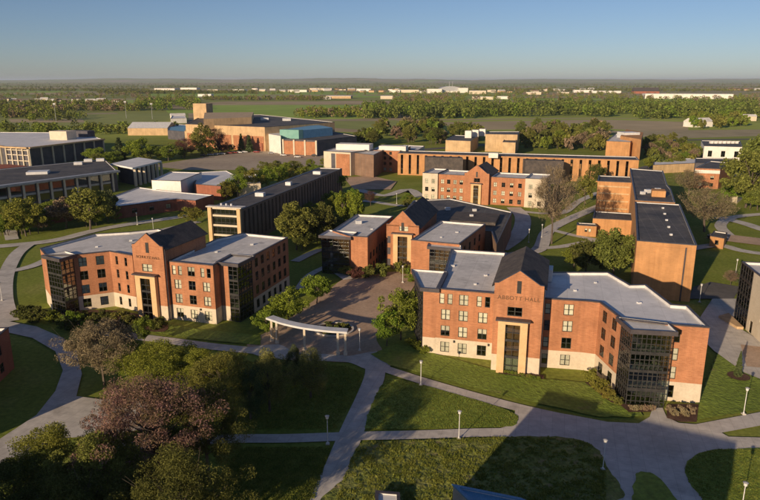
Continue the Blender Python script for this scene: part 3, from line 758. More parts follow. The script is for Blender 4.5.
for d, s in ((26, 3.2), (52, 2.2), (84, 3.4)):
    q = (e0 + e1) / 2 - en * d; part('roof_vent', MB().box((q.x, q.y, 11.9), s, 2, 1.3, ra), 'galvanised', r)

# windowless orange block at the right with its wings
r = thing('auditorium_block', 'tall windowless orange brick block with dark flat roof behind the lettered hall', 'building', (78, 180))
gp = [(62.9, 153.5), (75.2, 148.8), (94.6, 201), (82.3, 205.6)]
block(r, gp, 14.2, wall='tan_brick', roof='dark_roof', par=.25)
a, b = Vector(gp[0]), Vector(gp[1]); ed = (b - a).normalized(); en = Vector((ed.y, -ed.x)); ra = math.atan2(ed.y, ed.x)
q = a + ed * 7.6 + en * .06; part('raised_panel', MB().box((q.x, q.y, 0), 6.4, .14, 13.2, ra), 'tan_brick', r)
q = a + ed * 11 + en * .1; part('downspout', MB().box((q.x, q.y, 0), .3, .3, 13.4, ra), 'coping', r)
block(r, [(82.6, 206.2), (93.6, 202.2), (103.5, 228), (106.5, 238), (121, 276), (110, 284)], 14.6, wall='tan_brick', roof='dark_roof', par=.25)
wl = [(87, 256.5), (99, 252.5), (104.5, 268), (92.5, 272)]
block(r, wl, 13.2, wall='tan_brick', roof='dark_roof', par=.25)
a, b = Vector(wl[0]), Vector(wl[1]); ed = (b - a).normalized(); en = Vector((ed.y, -ed.x))
for z in (2.2, 5.2, 8.2, 11.0):
    q = (a + b) / 2 + en * .05; part('string_course', MB().box((q.x, q.y, z), 11.6, .25, .55, math.atan2(ed.y, ed.x)), 'buff_brick', r)
block(r, [(74.4, 221), (87.6, 217), (91.6, 229), (79, 233.5)], 5.6, wall='tan_brick', roof='dark_roof', par=.25)
block(r, [(68.2, 218), (74.3, 216.2), (75.4, 220.2), (69.3, 222)], 3.8, wall='tan_brick', roof='dark_roof', par=.2, ops={0: [(u, 2.2, .9, 1.2, 1, 1) for u in (3.0, 4.2)]})
part('roof_cabin', MB().prism([(91, 214), (95, 212.6), (96.5, 217), (92.5, 218.4)], 14.3, 16.4), 'tan_brick', r)
roof_units(r, [(93, 222, 14.3, 2, 1.2), (98, 226, 14.3, 1.6, 1), (90, 219, 14.3, 1.4, 1)])
for k in range(5): q = Vector((70, 160)) + Vector((4.6, 12.6)) * k * .7; part('roof_vent', MB().box((q.x + 4, q.y, 13.9), .6, .5, .5), 'galvanised', r)

# entrance arch on the courtyard walk
r = thing('entrance_canopy', 'curved pale canopy on slim posts at the courtyard entrance', 'canopy', (-14, 120))
arc = smooth([(-22.3, 125.0), (-18.6, 121.6), (-14.6, 119.2), (-10.4, 117.9), (-6.0, 117.4)], False, 6); m = MB(); rim = []
for i, p in enumerate(arc):
    a = Vector(arc[max(i - 1, 0)]); b = Vector(arc[min(i + 1, len(arc) - 1)]); d = (b - a).normalized(); n_ = Vector((-d.y, d.x)); rim.append((Vector(p) - n_ * .95, Vector(p) + n_ * .95, 4.9 + .25 * math.sin(i / (len(arc) - 1) * math.pi)))
for (a, b, z), (c, d, z2) in zip(rim[:-1], rim[1:]):
    m.face([(a.x, a.y, z + .4), (c.x, c.y, z2 + .4), (d.x, d.y, z2 + .4), (b.x, b.y, z + .4)]); m.face([(a.x, a.y, z), (b.x, b.y, z), (d.x, d.y, z2), (c.x, c.y, z2)])
    m.face([(a.x, a.y, z), (c.x, c.y, z2), (c.x, c.y, z2 + .4), (a.x, a.y, z + .4)]); m.face([(d.x, d.y, z2), (b.x, b.y, z), (b.x, b.y, z + .4), (d.x, d.y, z2 + .4)])
for (a, b, z) in (rim[0], rim[-1]): m.face([(a.x, a.y, z), (b.x, b.y, z), (b.x, b.y, z + .4), (a.x, a.y, z + .4)])
part('canopy_slab', m, 'galvanised', r)
for i in (1, 3, 12, 21, 23):
    p = arc[i]; c = MB().box((p[0], p[1], 0), .42, .42, 4.95); c.box((p[0], p[1], 0), .75, .75, .8); part('post', c, 'cream', r)
p = arc[2]; part('sign_panel', MB().box((p[0], p[1], .8), 2.4, .3, 2.2, -.75), 'buff_brick', r)
# round planter in the courtyard
r = thing('planter', 'round raised planter with low groundcover in the courtyard', 'planter', (-9.6, 130.6)); m = MB(); K = 36
for k in range(K):
    a0, a1 = 2 * math.pi * k / K, 2 * math.pi * (k + 1) / K
    def c_(a, rr, z): return (-9.6 + rr * math.cos(a) * 1.0, 130.6 + rr * .92 * math.sin(a), z)
    m.face([c_(a0, 4.3, .45), c_(a1, 4.3, .45), c_(a1, 3.9, .45), c_(a0, 3.9, .45)]); m.face([c_(a0, 4.3, 0), c_(a1, 4.3, 0), c_(a1, 4.3, .45), c_(a0, 4.3, .45)]); m.face([c_(a1, 3.9, 0), c_(a0, 3.9, 0), c_(a0, 3.9, .45), c_(a1, 3.9, .45)])
part('kerb_ring', m, 'concrete', r)
part('soil', MB().face([c_(2 * math.pi * k / K, 3.92, .3) for k in range(K)]), 'mulch', r)

# right-hand edge hall
r = thing('campus_hall', 'pale cream hall with a tall dark glazed stair beside the paved court', 'building', (86, 128))
rp = [(76.6, 117), (97, 111), (104, 134), (80.6, 138.6), (79.0, 131)]
block(r, rp, 13, wall='cream', roof='membrane', skip=(3,), ops={4: [(2.4, 1.5, 1.4, 2.6, 1, 2), (7, 5, 1.4, 2, 2, 2), (7, 9, 1.4, 2, 2, 2)]})
glazed(r, (80.6, 138.6), (79.0, 131), .1, 12.8, 5, 10, (3.2, 6.4, 9.6))
part('planter_wall', MB().prism([(76.4, 137.4), (79.6, 139.2), (78.2, 130.4), (76.9, 130.6)], 0, .8), 'buff_brick', r)
# left-hand edge low brick building
r = thing('low_brick_hall', 'dark red brick building corner beside the curving walk', 'building', (-72, 116))
block(r, [(-64.5, 78), (-68, 112), (-95, 110), (-95, 70)], 8, wall='red_brick', roof='dark_roof', ops={0: rows([2, 5.2], cols(33, 9), 1.4, 1.8), 1: rows([2, 5.2], [3, 7.5], 1.4, 1.8)})
# the hall next to the camera whose shadow lies across the plaza
r = thing('residence_hall', 'brick hall opposite the lettered halls that shades the plaza', 'building', (0, 40))
block(r, [(-5.3, 50.1), (-11, 40), (-3.6, 36.0), (2.2, 45.9)], 15.7, base='stone', base_z=3.5, ops={3: rows(Z4, cols(8.5, 2), W2, H2)})
block(r, [(2.25, 45.85), (-3.6, 35.9), (14, 26), (19.8, 35.8)], 15.0, base='stone', base_z=3.5, ops={3: rows(Z4[:3], cols(20, 5), W2, H2)})
r = thing('residence_hall', 'brick hall opposite the grove that shades its lower branches', 'building', (-50, 42))
block(r, [(-69, 41), (-39, 46), (-42, 32), (-72, 27)], 16.8, base='stone', base_z=3.5, ops={0: rows(Z4, cols(31, 9), W2, H2)})

# ------------------------------------------------------------------ other campus buildings
def mid(poly): return (sum(p[0] for p in poly) / len(poly), sum(p[1] for p in poly) / len(poly))


def bld(name, label, z, px, wall, roof, ops=None, blinds=.3, par=.3, coping='coping', skip=(), cat='building', group=None, world=None, base=None):
    poly = ccw(world or PZ(z, *px)); r = thing(name, label, cat, mid(poly), group)
    block(r, poly, z, wall=wall, roof=roof, ops=ops or {}, blinds=blinds, par=par, coping=coping, skip=skip)
    return r, poly


# union with the long dark roof and columns
r, p = bld('student_union', 'long low hall with dark flat roof, tall windows and pale columns', 10, [(-30, 189), (118, 170), (106, 159), (-30, 172)], 'slate_cladding', 'dark_roof')
a, b = Vector(P(-30, 189, 10)), Vector(P(118, 170, 10)); L = (b - a).length; ed = (b - a) / L; en = Vector((ed.y, -ed.x)); ra = math.atan2(ed.y, ed.x)
for k in range(11):
    q = a + ed * (L * (k + .5) / 11) + en * .9; part('column', MB().box((q.x, q.y, 0), .7, .7, 9.2, ra), 'concrete', r)  # darker concrete stands in for the shade on this colonnade
    if k < 10:
        for z in (1.2, 5.6): q = a + ed * (L * (k + 1) / 11) + en * .12; part('window', MB().box((q.x, q.y, z), L / 11 - 1.6, .2, 2.8, ra), 'stair_glass', r); part('spandrel', MB().box((q.x, q.y, z + 2.9), L / 11 - 1.6, .3, .9, ra), 'grey_metal', r)
q = (a + b) / 2 + en * 1.2; part('eave', MB().box((q.x, q.y, 9.2), L, 3.2, .9, ra), 'grey_metal', r)
roof_units(r, [(*P(80, 164, 10), 9.8, 4, 1.4), (*P(90, 161, 10), 9.8, 4, 1.4), (*P(102, 160.5, 10), 9.8, 4, 1.4), (*P(40, 173, 10), 9.8, 9, 1.2)])
r = thing('portico', 'open portico with a white slab roof on pale columns beside the union', 'portico', P(138, 170))
sl_ = PZ(9.5, (112, 164), (134, 168), (163, 161), (140, 157.5))
part('roof_slab', MB().prism(sl_, 8.9, 9.7), 'white_membrane', r)
for k in range(7):
    q = Vector(sl_[1]).lerp(Vector(sl_[2]), (k + .3) / 6.6); part('column', MB().box((q.x, q.y + .8, 0), 1.1, 1.1, 8.9), 'cream', r)
c = inset(ccw(sl_), 3); part('glazing', MB().prism(c, 0, 8.8), 'slate_cladding', r)
# glass-fronted arts building
r, p = bld('wellness_hall', 'glass-fronted hall with white roofs behind the long dark-roofed union', 12, [(-30, 140), (8, 146.5), (30, 147.5), (104, 139), (84, 132.5), (0, 132)], 'slate_cladding', 'white_membrane')
for i in range(len(p)):
    a, b = Vector(p[i]), Vector(p[(i + 1) % len(p)]); L = (b - a).length; ed = (b - a) / L; en = Vector((ed.y, -ed.x)); ra = math.atan2(ed.y, ed.x)
    if en.y < -.2:
        nn = max(4, int(L / 8))
        for k in range(nn + 1): q = a + ed * (L * k / nn) + en * .5; part('column', MB().box((q.x, q.y, 0), .8, .8, 11.6, ra), 'cream', r)
        if L < 60:
            for z in (3.5, 7, 10): q = (a + b) / 2 + en * .35; part('transom', MB().box((q.x, q.y, z), L, .4, .5, ra), 'cream', r)
        q = (a + b) / 2 + en * .9; part('eave', MB().box((q.x, q.y, 11.4), L + 1, 2.0, .9, ra), 'buff_brick', r)
x, y = P(61, 138, 13); part('penthouse', MB().box((x, y + 6, 11.6), 14, 10, 6, -.25), 'cream', r)
x, y = P(75, 136, 13); part('penthouse', MB().box((x, y + 12, 11.6), 18, 8, 4.5, -.25), 'slate_cladding', r)
part('low_wing', MB().prism(PZ(5, (-30, 165), (10, 164), (32, 166), (32, 172), (-30, 177)), 0, 5), 'red_brick', r)
# white block and low white-roofed brick buildings
def px_wall_bld(*a, **k): return bld(*a, **k)


r, p = bld('white_hall', 'windowless white block rising above low white roofs', 9, [(153, 180), (182, 181), (203, 172.5), (172, 171.5)], 'white_wall', 'white_membrane')
r, p = bld('low_hall', 'low red brick building with a broad white roof and shaded front', 4.8, [(115, 207), (178, 199), (197, 200.5), (215, 195), (170, 191), (140, 187), (112, 197)], 'red_brick', 'white_membrane', ops={0: rows([2.4], [8 + 7 * i for i in range(6)], 2, 1.8)})
r, p = bld('low_hall', 'low brick building with pale roof behind the white block', 6.5, [(196, 184), (222, 186), (240, 177), (228, 170.5), (200, 172)], 'red_brick', 'white_membrane')
r, p = bld('low_hall', 'low pale-roofed wing among trees below the columned union', 4.5, [(36, 214), (72, 209), (76, 203), (44, 206)], 'red_brick', 'membrane')
r, p = bld('low_hall', 'cream curved-roof pavilion beside the car park', 6, [(238, 184), (262, 183), (258, 174), (236, 175)], 'cream', 'white_membrane')
# arena with the square tower
r, p = bld('arena', 'big tan and brick arena with a dark roof and square tower', 18, [(187, 124), (266, 127), (336, 122), (262, 114.5), (205, 115)], 'buff_brick', 'dark_roof')
a, b = Vector(p[0]), Vector(p[1])
def along(p, i): a, b = Vector(p[i]), Vector(p[(i + 1) % len(p)]); L = (b - a).length; e = (b - a) / L; return a, b, L, e, Vector((e.y, -e.x)), math.atan2(e.y, e.x)
fi = min(range(len(p)), key=lambda i: along(p, i)[4].y); a, b, L, ed, en, ra = along(p, fi)
for k in range(5): q = a + ed * (L * (k + .5) / 5) + en * .15; part('brick_panel', MB().box((q.x, q.y, 0), L / 5 - 2.4, .5, 11, ra), 'brick', r)
q = a + ed * L * .92 + en * .6; part('entrance', MB().box((q.x, q.y, 0), 8, 1.4, 6, ra), 'red_brick', r)
part('upper_hall', MB().prism(PZ(23, (205, 119), (253, 117), (255, 112), (206, 112.5)), 15, 23), 'buff_brick', r)
x, y = P(200.5, 118, 18); part('tower', MB().prism([(x - 6, y + 4), (x + 7, y + 1), (x + 10, y + 13), (x - 3, y + 16)], 0, 31), 'buff_brick', r)
part('low_annex', MB().prism(PZ(10, (186, 131), (206, 134), (206, 128), (190, 126)), 0, 10), 'buff_brick', r)
for k in range(4): x, y = P(222 + 22 * k, 118.5 + k * .6, 18); part('roof_vent', MB().box((x, y, 17.6), 7, 5, 2.2, .2), 'galvanised', r)
# hall under construction with teal sheathing
r, p = bld('unfinished_hall', 'brick and teal-sheathed hall under construction beside the arena', 11, [(285, 139), (318, 140.5), (358, 136), (330, 131)], 'slate_cladding', 'dark_roof')
fi = min(range(len(p)), key=lambda i: along(p, i)[4].y + along(p, i)[4].x * .8); a, b, L, ed, en, ra = along(p, fi)
for k in range(3): q = a + ed * (L * (k + .5) / 3) + en * .3; part('brick_panel', MB().box((q.x, q.y, .5), L / 3 - 1, .6, 9.5, ra), 'brick', r)
for k in range(4): q = a + ed * (L * k / 3) + en * .5; part('pier', MB().box((q.x, q.y, 0), 1.2, 1.2, 11, ra), 'cream', r)
tq = PZ(17, (281, 129.5), (300, 130), (334, 127), (318, 124)); part('teal_storey', MB().prism([tq[0], tq[1], Vector(tq[1]).lerp(Vector(tq[2]), .12), Vector(tq[0]).lerp(Vector(tq[3]), .12)], 9, 17), 'teal_sheathing', r)
part('upper_storey', MB().prism([Vector(tq[0]).lerp(Vector(tq[3]), .13), Vector(tq[1]).lerp(Vector(tq[2]), .13), tq[2], tq[3]], 9, 16.6), 'blue_panel', r)
part('white_scaffold', MB().prism(PZ(13, (270, 134), (282, 136), (284, 132), (274, 130)), 0, 13), 'white_wall', r)
for k in range(8): q = a + ed * (L + 3 + 9 * k); x, y = q.x, q.y
# grey-roofed shed left of the arena
r = thing('shed', 'long barn-like shed with grey metal roof and tan wall', 'shed', P(158, 133))
q = PZ(7, (129, 128), (169, 128)); a, b = Vector(q[0]), Vector(q[1]); n_ = Vector((0.05, 1))
part('wall', MB().prism([a, b, b + n_ * 26, a + n_ * 26], 0, 6.9), 'buff_brick', r)
m = MB(); c, d = a + n_ * 13, b + n_ * 13; f, g = a + n_ * 26.5, b + n_ * 26.5; a2, b2 = a - n_ * .6, b - n_ * .6
m.face([(*a2, 6.95), (*b2, 6.95), (*d, 12), (*c, 12)]); m.face([(*c, 12), (*d, 12), (*g, 6.95), (*f, 6.95)]); part('roof', m, 'galvanised', r)
m = MB().face([(*b, 6.92), (*(b + n_ * 26), 6.92), (*d, 11.9)]); m.face([(*a, 6.92), (*c, 11.9), (*(a + n_ * 26), 6.92)]); part('gable_end', m, 'buff_brick', r)
bld('shed', 'dark blue-roofed shed between grey shed and arena', 8, [(169, 130), (190, 132), (190, 125), (172, 124)], 'slate_cladding', 'blue_panel')
bld('low_hall', 'small white outbuilding with flat roof behind the sheds', 6, [(172, 118.5), (188, 118), (186, 115.5), (174, 115.5)], 'white_wall', 'white_membrane')
# dormitory slabs beyond the dark hall
WIN3 = lambda L: rows([1.8, 5, 8.2, 11], [2 + 3.4 * i for i in range(int((L - 3) / 3.4))], 1.5, 1.7)
r, p = bld('dormitory', 'cream and brick dormitory slab with white roof plant', 13, [(325, 151), (352, 152.5), (368, 150), (340, 146.5)], 'cream', 'membrane')
fi = min(range(len(p)), key=lambda i: along(p, i)[4].y); a, b, L, ed, en, ra = along(p, fi)
q = a + ed * L * .72 + en * .15; part('brick_panel', MB().box((q.x, q.y, 0), L * .5, .4, 12, ra), 'brick', r)
q = a + ed * L * .36 + en * .1; part('stair_glazing', MB().box((q.x, q.y, 0), L * .14, .4, 12, ra), 'slate_cladding', r)
x, y = P(356, 147, 14); part('roof_plant', MB().box((x, y, 12.6), 20, 9, 3.4, -.25), 'white_wall', r)
r, p = bld('dormitory', 'dark brick dormitory slab beside the cream one', 12.5, [(350, 152), (375, 155), (385, 150), (366, 148)], 'brown_brick', 'membrane')
po = PZ(12.5, (372, 150), (401, 151), (412, 146.5), (383, 145)); r, p = bld('dormitory', 'sunlit brick dormitory with rows of windows and white roof plant', 12.5, None, 'brick', 'membrane', world=po, ops={0: WIN3(17)})
x, y = P(395, 147, 14); part('roof_plant', MB().box((x, y, 12.2), 16, 7, 2.6, -.25), 'white_wall', r)
bld('dormitory', 'low cream annex with pale roof left of the slit-windowed hall', 11, [(400, 149), (420, 150), (426, 146), (404, 145)], 'cream', 'membrane')
# beyond the slit-windowed hall
bld('campus_hall', 'pink-tan windowless hall among trees beyond the slit-windowed hall', 13, [(487, 134), (519, 134.5), (521, 131.5), (490, 131.5)], 'buff_brick', 'dark_roof')
bld('campus_hall', 'low tan annex below the pink-tan hall', 9, [(504, 142), (517, 142.5), (518, 139.5), (506, 139)], 'buff_brick', 'dark_roof')
r, p = bld('campus_hall', 'tan hall with white rooftop machines among trees', 9, [(447, 140), (472, 141), (480, 136), (456, 135)], 'buff_brick', 'dark_roof')
for k in range(3): x, y = P(470 + 7 * k, 136 - k, 10); part('roof_plant', MB().box((x, y, 8.6), 5, 5, 5.5, -.3), 'white_wall', r)
# orange building far right of centre
r, p = bld('campus_hall', 'orange brick hall with pale stepped roofs beside the brown field', 12, [(608, 141), (632, 142), (640, 135.5), (617, 134)], 'tan_brick', 'membrane')
r2 = part('rear_wing', MB().prism(PZ(15, (622, 134.5), (643, 138), (645, 131), (628, 128)), 0, 14), 'tan_brick', r); x, y = P(630, 133, 15); part('roof_plant', MB().box((x, y, 11.7), 12, 10, 4, .2), 'galvanised', r)
r, p = bld('campus_hall', 'white hall with dark roof and rooftop units behind trees', 9, [(706, 146), (744, 147), (742, 141), (703, 140.5)], 'white_wall', 'dark_roof', ops={0: rows([4], [4, 12, 20, 27], 2.5, 4)}, blinds=0)
for k in range(7): x, y = P(713 + 4.2 * k, 142.3, 9.5); part('roof_plant', MB().box((x, y, 8.7), 2, 2, 1.6), 'white_wall', r)
r, p = bld('campus_hall', 'brick hall with white band and dark roof behind the bare tree', 10, [(697, 168), (722, 169), (735, 163), (712, 161)], 'brick', 'dark_roof', ops={0: rows([2, 5.5], [3, 8, 13], 1.6, 1.7)})
a, b, L, ed, en, ra = along(p, min(range(len(p)), key=lambda i: along(p, i)[4].y)); q = (a + b) / 2 + en * .15; part('white_band', MB().box((q.x, q.y, 7.6), L, .4, 1.6, ra), 'white_wall', r)
bld('campus_hall', 'dark flat-roofed hall beyond the brick hall with white band', 9, [(697, 163), (736, 164), (738, 158.5), (697, 158)], 'slate_cladding', 'dark_roof')
bld('campus_hall', 'pale concrete hall half hidden by green trees', 11, [(735, 177), (742, 178.5), (752, 172), (742, 170)], 'cream', 'membrane')
bld('low_hall', 'low white-roofed building behind the auditorium wing', 5, [(655, 165), (700, 163), (698, 158), (655, 160)], 'buff_brick', 'white_membrane')
r, p = bld('kiosk', 'small orange brick kiosk with dark roof on the right plaza', 3.6, [(712, 236), (726, 238.5), (729, 233), (716, 231)], 'tan_brick', 'dark_roof', ops={0: [(2.2, 1.8, 1.2, 1.5, 1, 1)]}, blinds=0, cat='kiosk')
# roofs just below the camera
bld('shed', 'low shed with a blue metal roof at the edge of the rough grass', 2.4, None, 'grey_metal', 'blue_panel', world=[(9.4, 72.0), (15.4, 60.0), (23.4, 64.3), (17.4, 69.2)], coping='blue_panel', par=.15, cat='shed')
bld('shed', 'low pale-roofed utility box at the edge of the rough grass', 1.1, None, 'grey_metal', 'white_membrane', world=[(-0.4, 72.6), (-0.4, 66), (2.6, 66), (2.6, 72.2)], par=.15, cat='shed')

# ------------------------------------------------------------------ far town and farms
def far_house(px, py, wpx, h, label, group, wall, flat=True, name='house', cat='house', dpx=None):
    x, y = P(px, py); sc = math.hypot(math.hypot(x, y), CAMH) / FPX; w_ = wpx * sc; d_ = dpx if dpx else min(max(w_ * .5, 9), 60); a = random.uniform(-.25, -.05) + (.0 if flat else random.choice((0, .5)))
    r = thing(name, label, cat, (x, y), group); ca, sa = math.cos(a), math.sin(a)
    def t(u, v): return (x + ca * u - sa * v, y + sa * u + ca * v)
    q = [t(-w_ / 2, 0), t(w_ / 2, 0), t(w_ / 2, d_), t(-w_ / 2, d_)]
    part('wall', MB().prism(q, 0, h), wall, r)
    if flat: part('roof', MB().prism([t(-w_ / 2 - .3, -.3), t(w_ / 2 + .3, -.3), t(w_ / 2 + .3, d_ + .3), t(-w_ / 2 - .3, d_ + .3)], h + .003, h + .7), 'white_membrane', r)
    else:
        m = MB(); rz = h + d_ * .28; A1, B1, C1, D1 = t(-w_ / 2 - .4, -.5), t(w_ / 2 + .4, -.5), t(w_ / 2 + .4, d_ + .5), t(-w_ / 2 - .4, d_ + .5); E1, F1 = t(-w_ / 2 - .4, d_ / 2), t(w_ / 2 + .4, d_ / 2)
        m.face([(*A1, h - .1), (*B1, h - .1), (*F1, rz), (*E1, rz)]); m.face([(*E1, rz), (*F1, rz), (*C1, h - .1), (*D1, h - .1)]); m.face([(*B1, h - .1), (*C1, h - .1), (*F1, rz)]); m.face([(*A1, h - .1), (*E1, rz), (*D1, h - .1)])
        part('roof', m, random.choice(['shingle', 'brown_brick', 'membrane']), r)
    return r


LBH = {'far': ('small pale house of the town beyond the green fields', 'town houses beyond the fields'), 'left': ('white farm building in the strip left beyond the meadow', 'farm buildings beyond the left meadow'), 'wh': ('long pale flat-roofed warehouse on the town edge', 'warehouses on the town edge')}
for px, py, w_, h, k, wl, fl in ([(x + random.uniform(-2, 2), 90.5 + random.uniform(-.8, 2.2), random.uniform(4, 7), random.uniform(5, 8), 'far', random.choice(['white_wall', 'cream', 'buff_brick']), False) for x in list(range(255, 400, 9)) + list(range(395, 600, 9)) + list(range(735, 765, 8))]
        + [(x, 101.5 + random.uniform(-1, 1.2), random.uniform(5, 9), random.uniform(4, 6), 'left', random.choice(['white_wall', 'cream']), False) for x in (3, 8, 14, 19, 40, 46, 51, 58, 78, 92, 98, 103, 117)]
        + [(166, 90.2, 20, 9, 'wh', 'white_wall', True), (190, 89.4, 16, 9, 'wh', 'white_wall', True), (206, 96.4, 13, 7, 'wh', 'white_wall', True), (214, 91.5, 10, 9, 'wh', 'cream', True), (240, 91.5, 12, 9, 'wh', 'white_wall', True), (300, 92, 16, 9, 'wh', 'white_wall', True),
           (322, 90, 22, 9, 'wh', 'cream', True), (365, 91.2, 14, 11, 'wh', 'white_wall', True), (396, 92.5, 10, 10, 'wh', 'white_wall', True), (410, 92.5, 20, 11, 'wh', 'cream', True), (428, 93.2, 14, 8, 'wh', 'white_wall', True), (479, 94, 16, 12, 'wh', 'cream', True),
           (493, 92, 8, 9, 'wh', 'cream', True), (484, 99.5, 20, 7, 'wh', 'cream', True), (503, 99, 12, 7, 'wh', 'white_wall', True), (540, 91.5, 16, 9, 'wh', 'cream', True), (585, 92.5, 17, 10, 'wh', 'white_wall', True), (608, 93, 26, 8, 'wh', 'white_wall', True), (565, 94.5, 10, 8, 'wh', 'cream', True), (535, 94.5, 14, 8, 'wh', 'cream', True), (340, 98.5, 24, 7, 'wh', 'buff_brick', True), (388, 99, 12, 8, 'wh', 'cream', True), (328, 99.2, 8, 6, 'wh', 'white_wall', True)]):
    lb, gr = LBH[k]; far_house(px, py, w_, h, lb, gr, wl, fl, 'warehouse' if k == 'wh' else 'house', 'warehouse' if k == 'wh' else 'house')
far_house(690, 98.8, 72, 13, 'very long white warehouse beyond the tree belt at the right', None, 'white_wall', True, 'warehouse', 'warehouse')
far_house(648, 93.6, 22, 9, 'red-brown roofed barn row left of the long white warehouse', None, 'red_brick', False, 'barn', 'barn')
far_house(704, 127, 22, 6, 'brown-roofed house between green trees beside the dry field', None, 'white_wall', False, 'house', 'house')
far_house(752, 121, 10, 6, 'cream house with low roof right of the tree belt', None, 'cream', False, 'house', 'house')
far_house(180, 119, 13, 5, 'white outbuilding beyond the grey metal shed', None, 'white_wall', False, 'house', 'house')
r = thing('works', 'pale industrial works with low domed shed and two thin masts', 'factory', P(452, 92.6)); x, y = P(452, 92.6)
m = MB()
for k in range(10):
    a0, a1 = math.pi * k / 10, math.pi * (k + 1) / 10
    m.face([(x - 52 * math.cos(a0), y, 7 + 20 * math.sin(a0)), (x - 52 * math.cos(a1), y, 7 + 20 * math.sin(a1)), (x - 52 * math.cos(a1), y + 80, 7 + 20 * math.sin(a1)), (x - 52 * math.cos(a0), y + 80, 7 + 20 * math.sin(a0))])
m.face([(x - 52 * math.cos(math.pi * k / 10), y, 7 + 20 * math.sin(math.pi * k / 10)) for k in range(11)]); part('domed_roof', m, 'grey_metal', r)
part('hall', MB().box((x - 70, y, 0), 60, 60, 16), 'white_wall', r); part('hall', MB().box((x + 50, y, 0), 40, 60, 20), 'white_wall', r); part('plinth', MB().box((x, y + 40, 0), 104, 82, 7), 'white_wall', r)
for dx in (-4, 10): part('mast', MB().bar((x + dx, y + 20, 10), (x + dx, y + 20, 46), 1.0, .5), 'grey_metal', r)
for px, yb, yt in ((58, 122, 103), (128, 118, 101), (154, 119, 103)):
    x, y = P(px, yb); h = HGT(yb, yt); r = thing('floodlight_mast', 'tall thin floodlight mast standing in the left meadow', 'mast', (x, y), 'floodlight masts in the meadow')
    part('pole', MB().bar((x, y, 0), (x, y, h), .28, .16), 'grey_metal', r); part('lamp_bar', MB().box((x, y, h - 2), 3.2, .5, 2), 'grey_metal', r)

# ------------------------------------------------------------------ trees
def leaf_quads(C, s, rng, flat=0.0, tall=1.0, up=0.0):
    """one random quad per centre; C (n,3)"""
    n = len(C); a = rng.normal(size=(n, 3)); a[:, 2] = a[:, 2] * (1 - flat) + up; a /= np.linalg.norm(a, axis=1)[:, None] + 1e-9
    b = rng.normal(size=(n, 3)); b -= a * (a * b).sum(1)[:, None]; b /= np.linalg.norm(b, axis=1)[:, None] + 1e-9
    sz = s * rng.uniform(.55, 1.3, (n, 1)); a = a * sz; b = b * sz * .7 * tall
    V = np.stack([C - a, C - b * .8, C + a, C + b], 1).reshape(-1, 3)
    return V, np.arange(4 * n).reshape(-1, 4)


def deciduous(seed, nl, leaf, spread=1.0, cl=46, shape=(1.0, 1.0, .78), base=.28, limbs=11, gap=.9, column=False):
    """unit tree: height 1, crown radius 1 in x, y (scaled later); returns (trunk mesh, crown mesh). crown centre at z .62"""
    rng = np.random.default_rng(seed)
    cz = (1 + base) / 2; rz = (1 - base) / 2
    d = rng.normal(size=(cl, 3)); d /= np.linalg.norm(d, axis=1)[:, None]
    rad = rng.uniform(.35, .93, (cl, 1)) ** .6
    c = d * rad; lump = 1 + .22 * np.sin(3 * np.arctan2(d[:, 1:2], d[:, 0:1]) + seed) + .12 * rng.normal(size=(cl, 1)); c[:, :2] *= np.clip(lump, .6, 1.2)
    if not column: c[:, :2] *= np.clip(1.12 - .45 * np.clip(c[:, 2:3], -.2, 1), .5, 1.1)
    k = rng.integers(0, cl, nl); cr = rng.uniform(.16, .34, cl) * spread
    g = rng.normal(size=(nl, 3)); g /= np.linalg.norm(g, axis=1)[:, None]; g *= rng.uniform(.25, 1, (nl, 1)) ** .5
    L = c[k] + g * cr[k][:, None]
    L[:, 2] = cz + L[:, 2] * rz; L[:, 2] = np.clip(L[:, 2], base * .7, 1.02)
    c2 = c.copy(); c2[:, 2] = cz + c2[:, 2] * rz
    return L, c2, rng


TREES = {}


def tree_proto(key, seed, nl, leaf_m, H, R, mat, tall=1.0, up=0.0, **kw):
    """build real-size prototype meshes (height H, radius R)"""
    L, c, rng = deciduous(seed, nl, leaf_m, **kw); S_ = np.array([R, R, H])
    V, F = leaf_quads(L * S_, leaf_m, rng, tall=tall, up=up)
    crown = fastmesh('crown', V, F, [mat])
    t = MB(); base = kw.get('base', .28); tr = max(.12, H * .017)
    top = Vector((rng.normal() * R * .05, rng.normal() * R * .05, H * .62)); midp = Vector((rng.normal() * R * .04, rng.normal() * R * .04, H * .3))
    t.bar((0, 0, -.2), midp, tr * 1.25, tr, 7); t.bar(midp, top, tr, tr * .4, 7)
    for i in range(kw.get('limbs', 11)):
        q = Vector(c[i] * S_); s_ = Vector((0, 0, 0)).lerp(midp, .85).lerp(top, rng.uniform(0, .8)); mm = s_.lerp(q, .5) + Vector((0, 0, -.04 * H * rng.uniform(-.3, 1)))
        t.bar(s_, mm, tr * .45, tr * .28, 5); t.bar(mm, q, tr * .28, tr * .08, 5)
        for _ in range(2):
            q2 = q + Vector(rng.normal(size=3)) * R * .2; t.bar(mm.lerp(q, .4), q2, tr * .14, tr * .05, 4)
    TREES[key] = (t.mesh('trunk', 'bark'), crown, H, R)


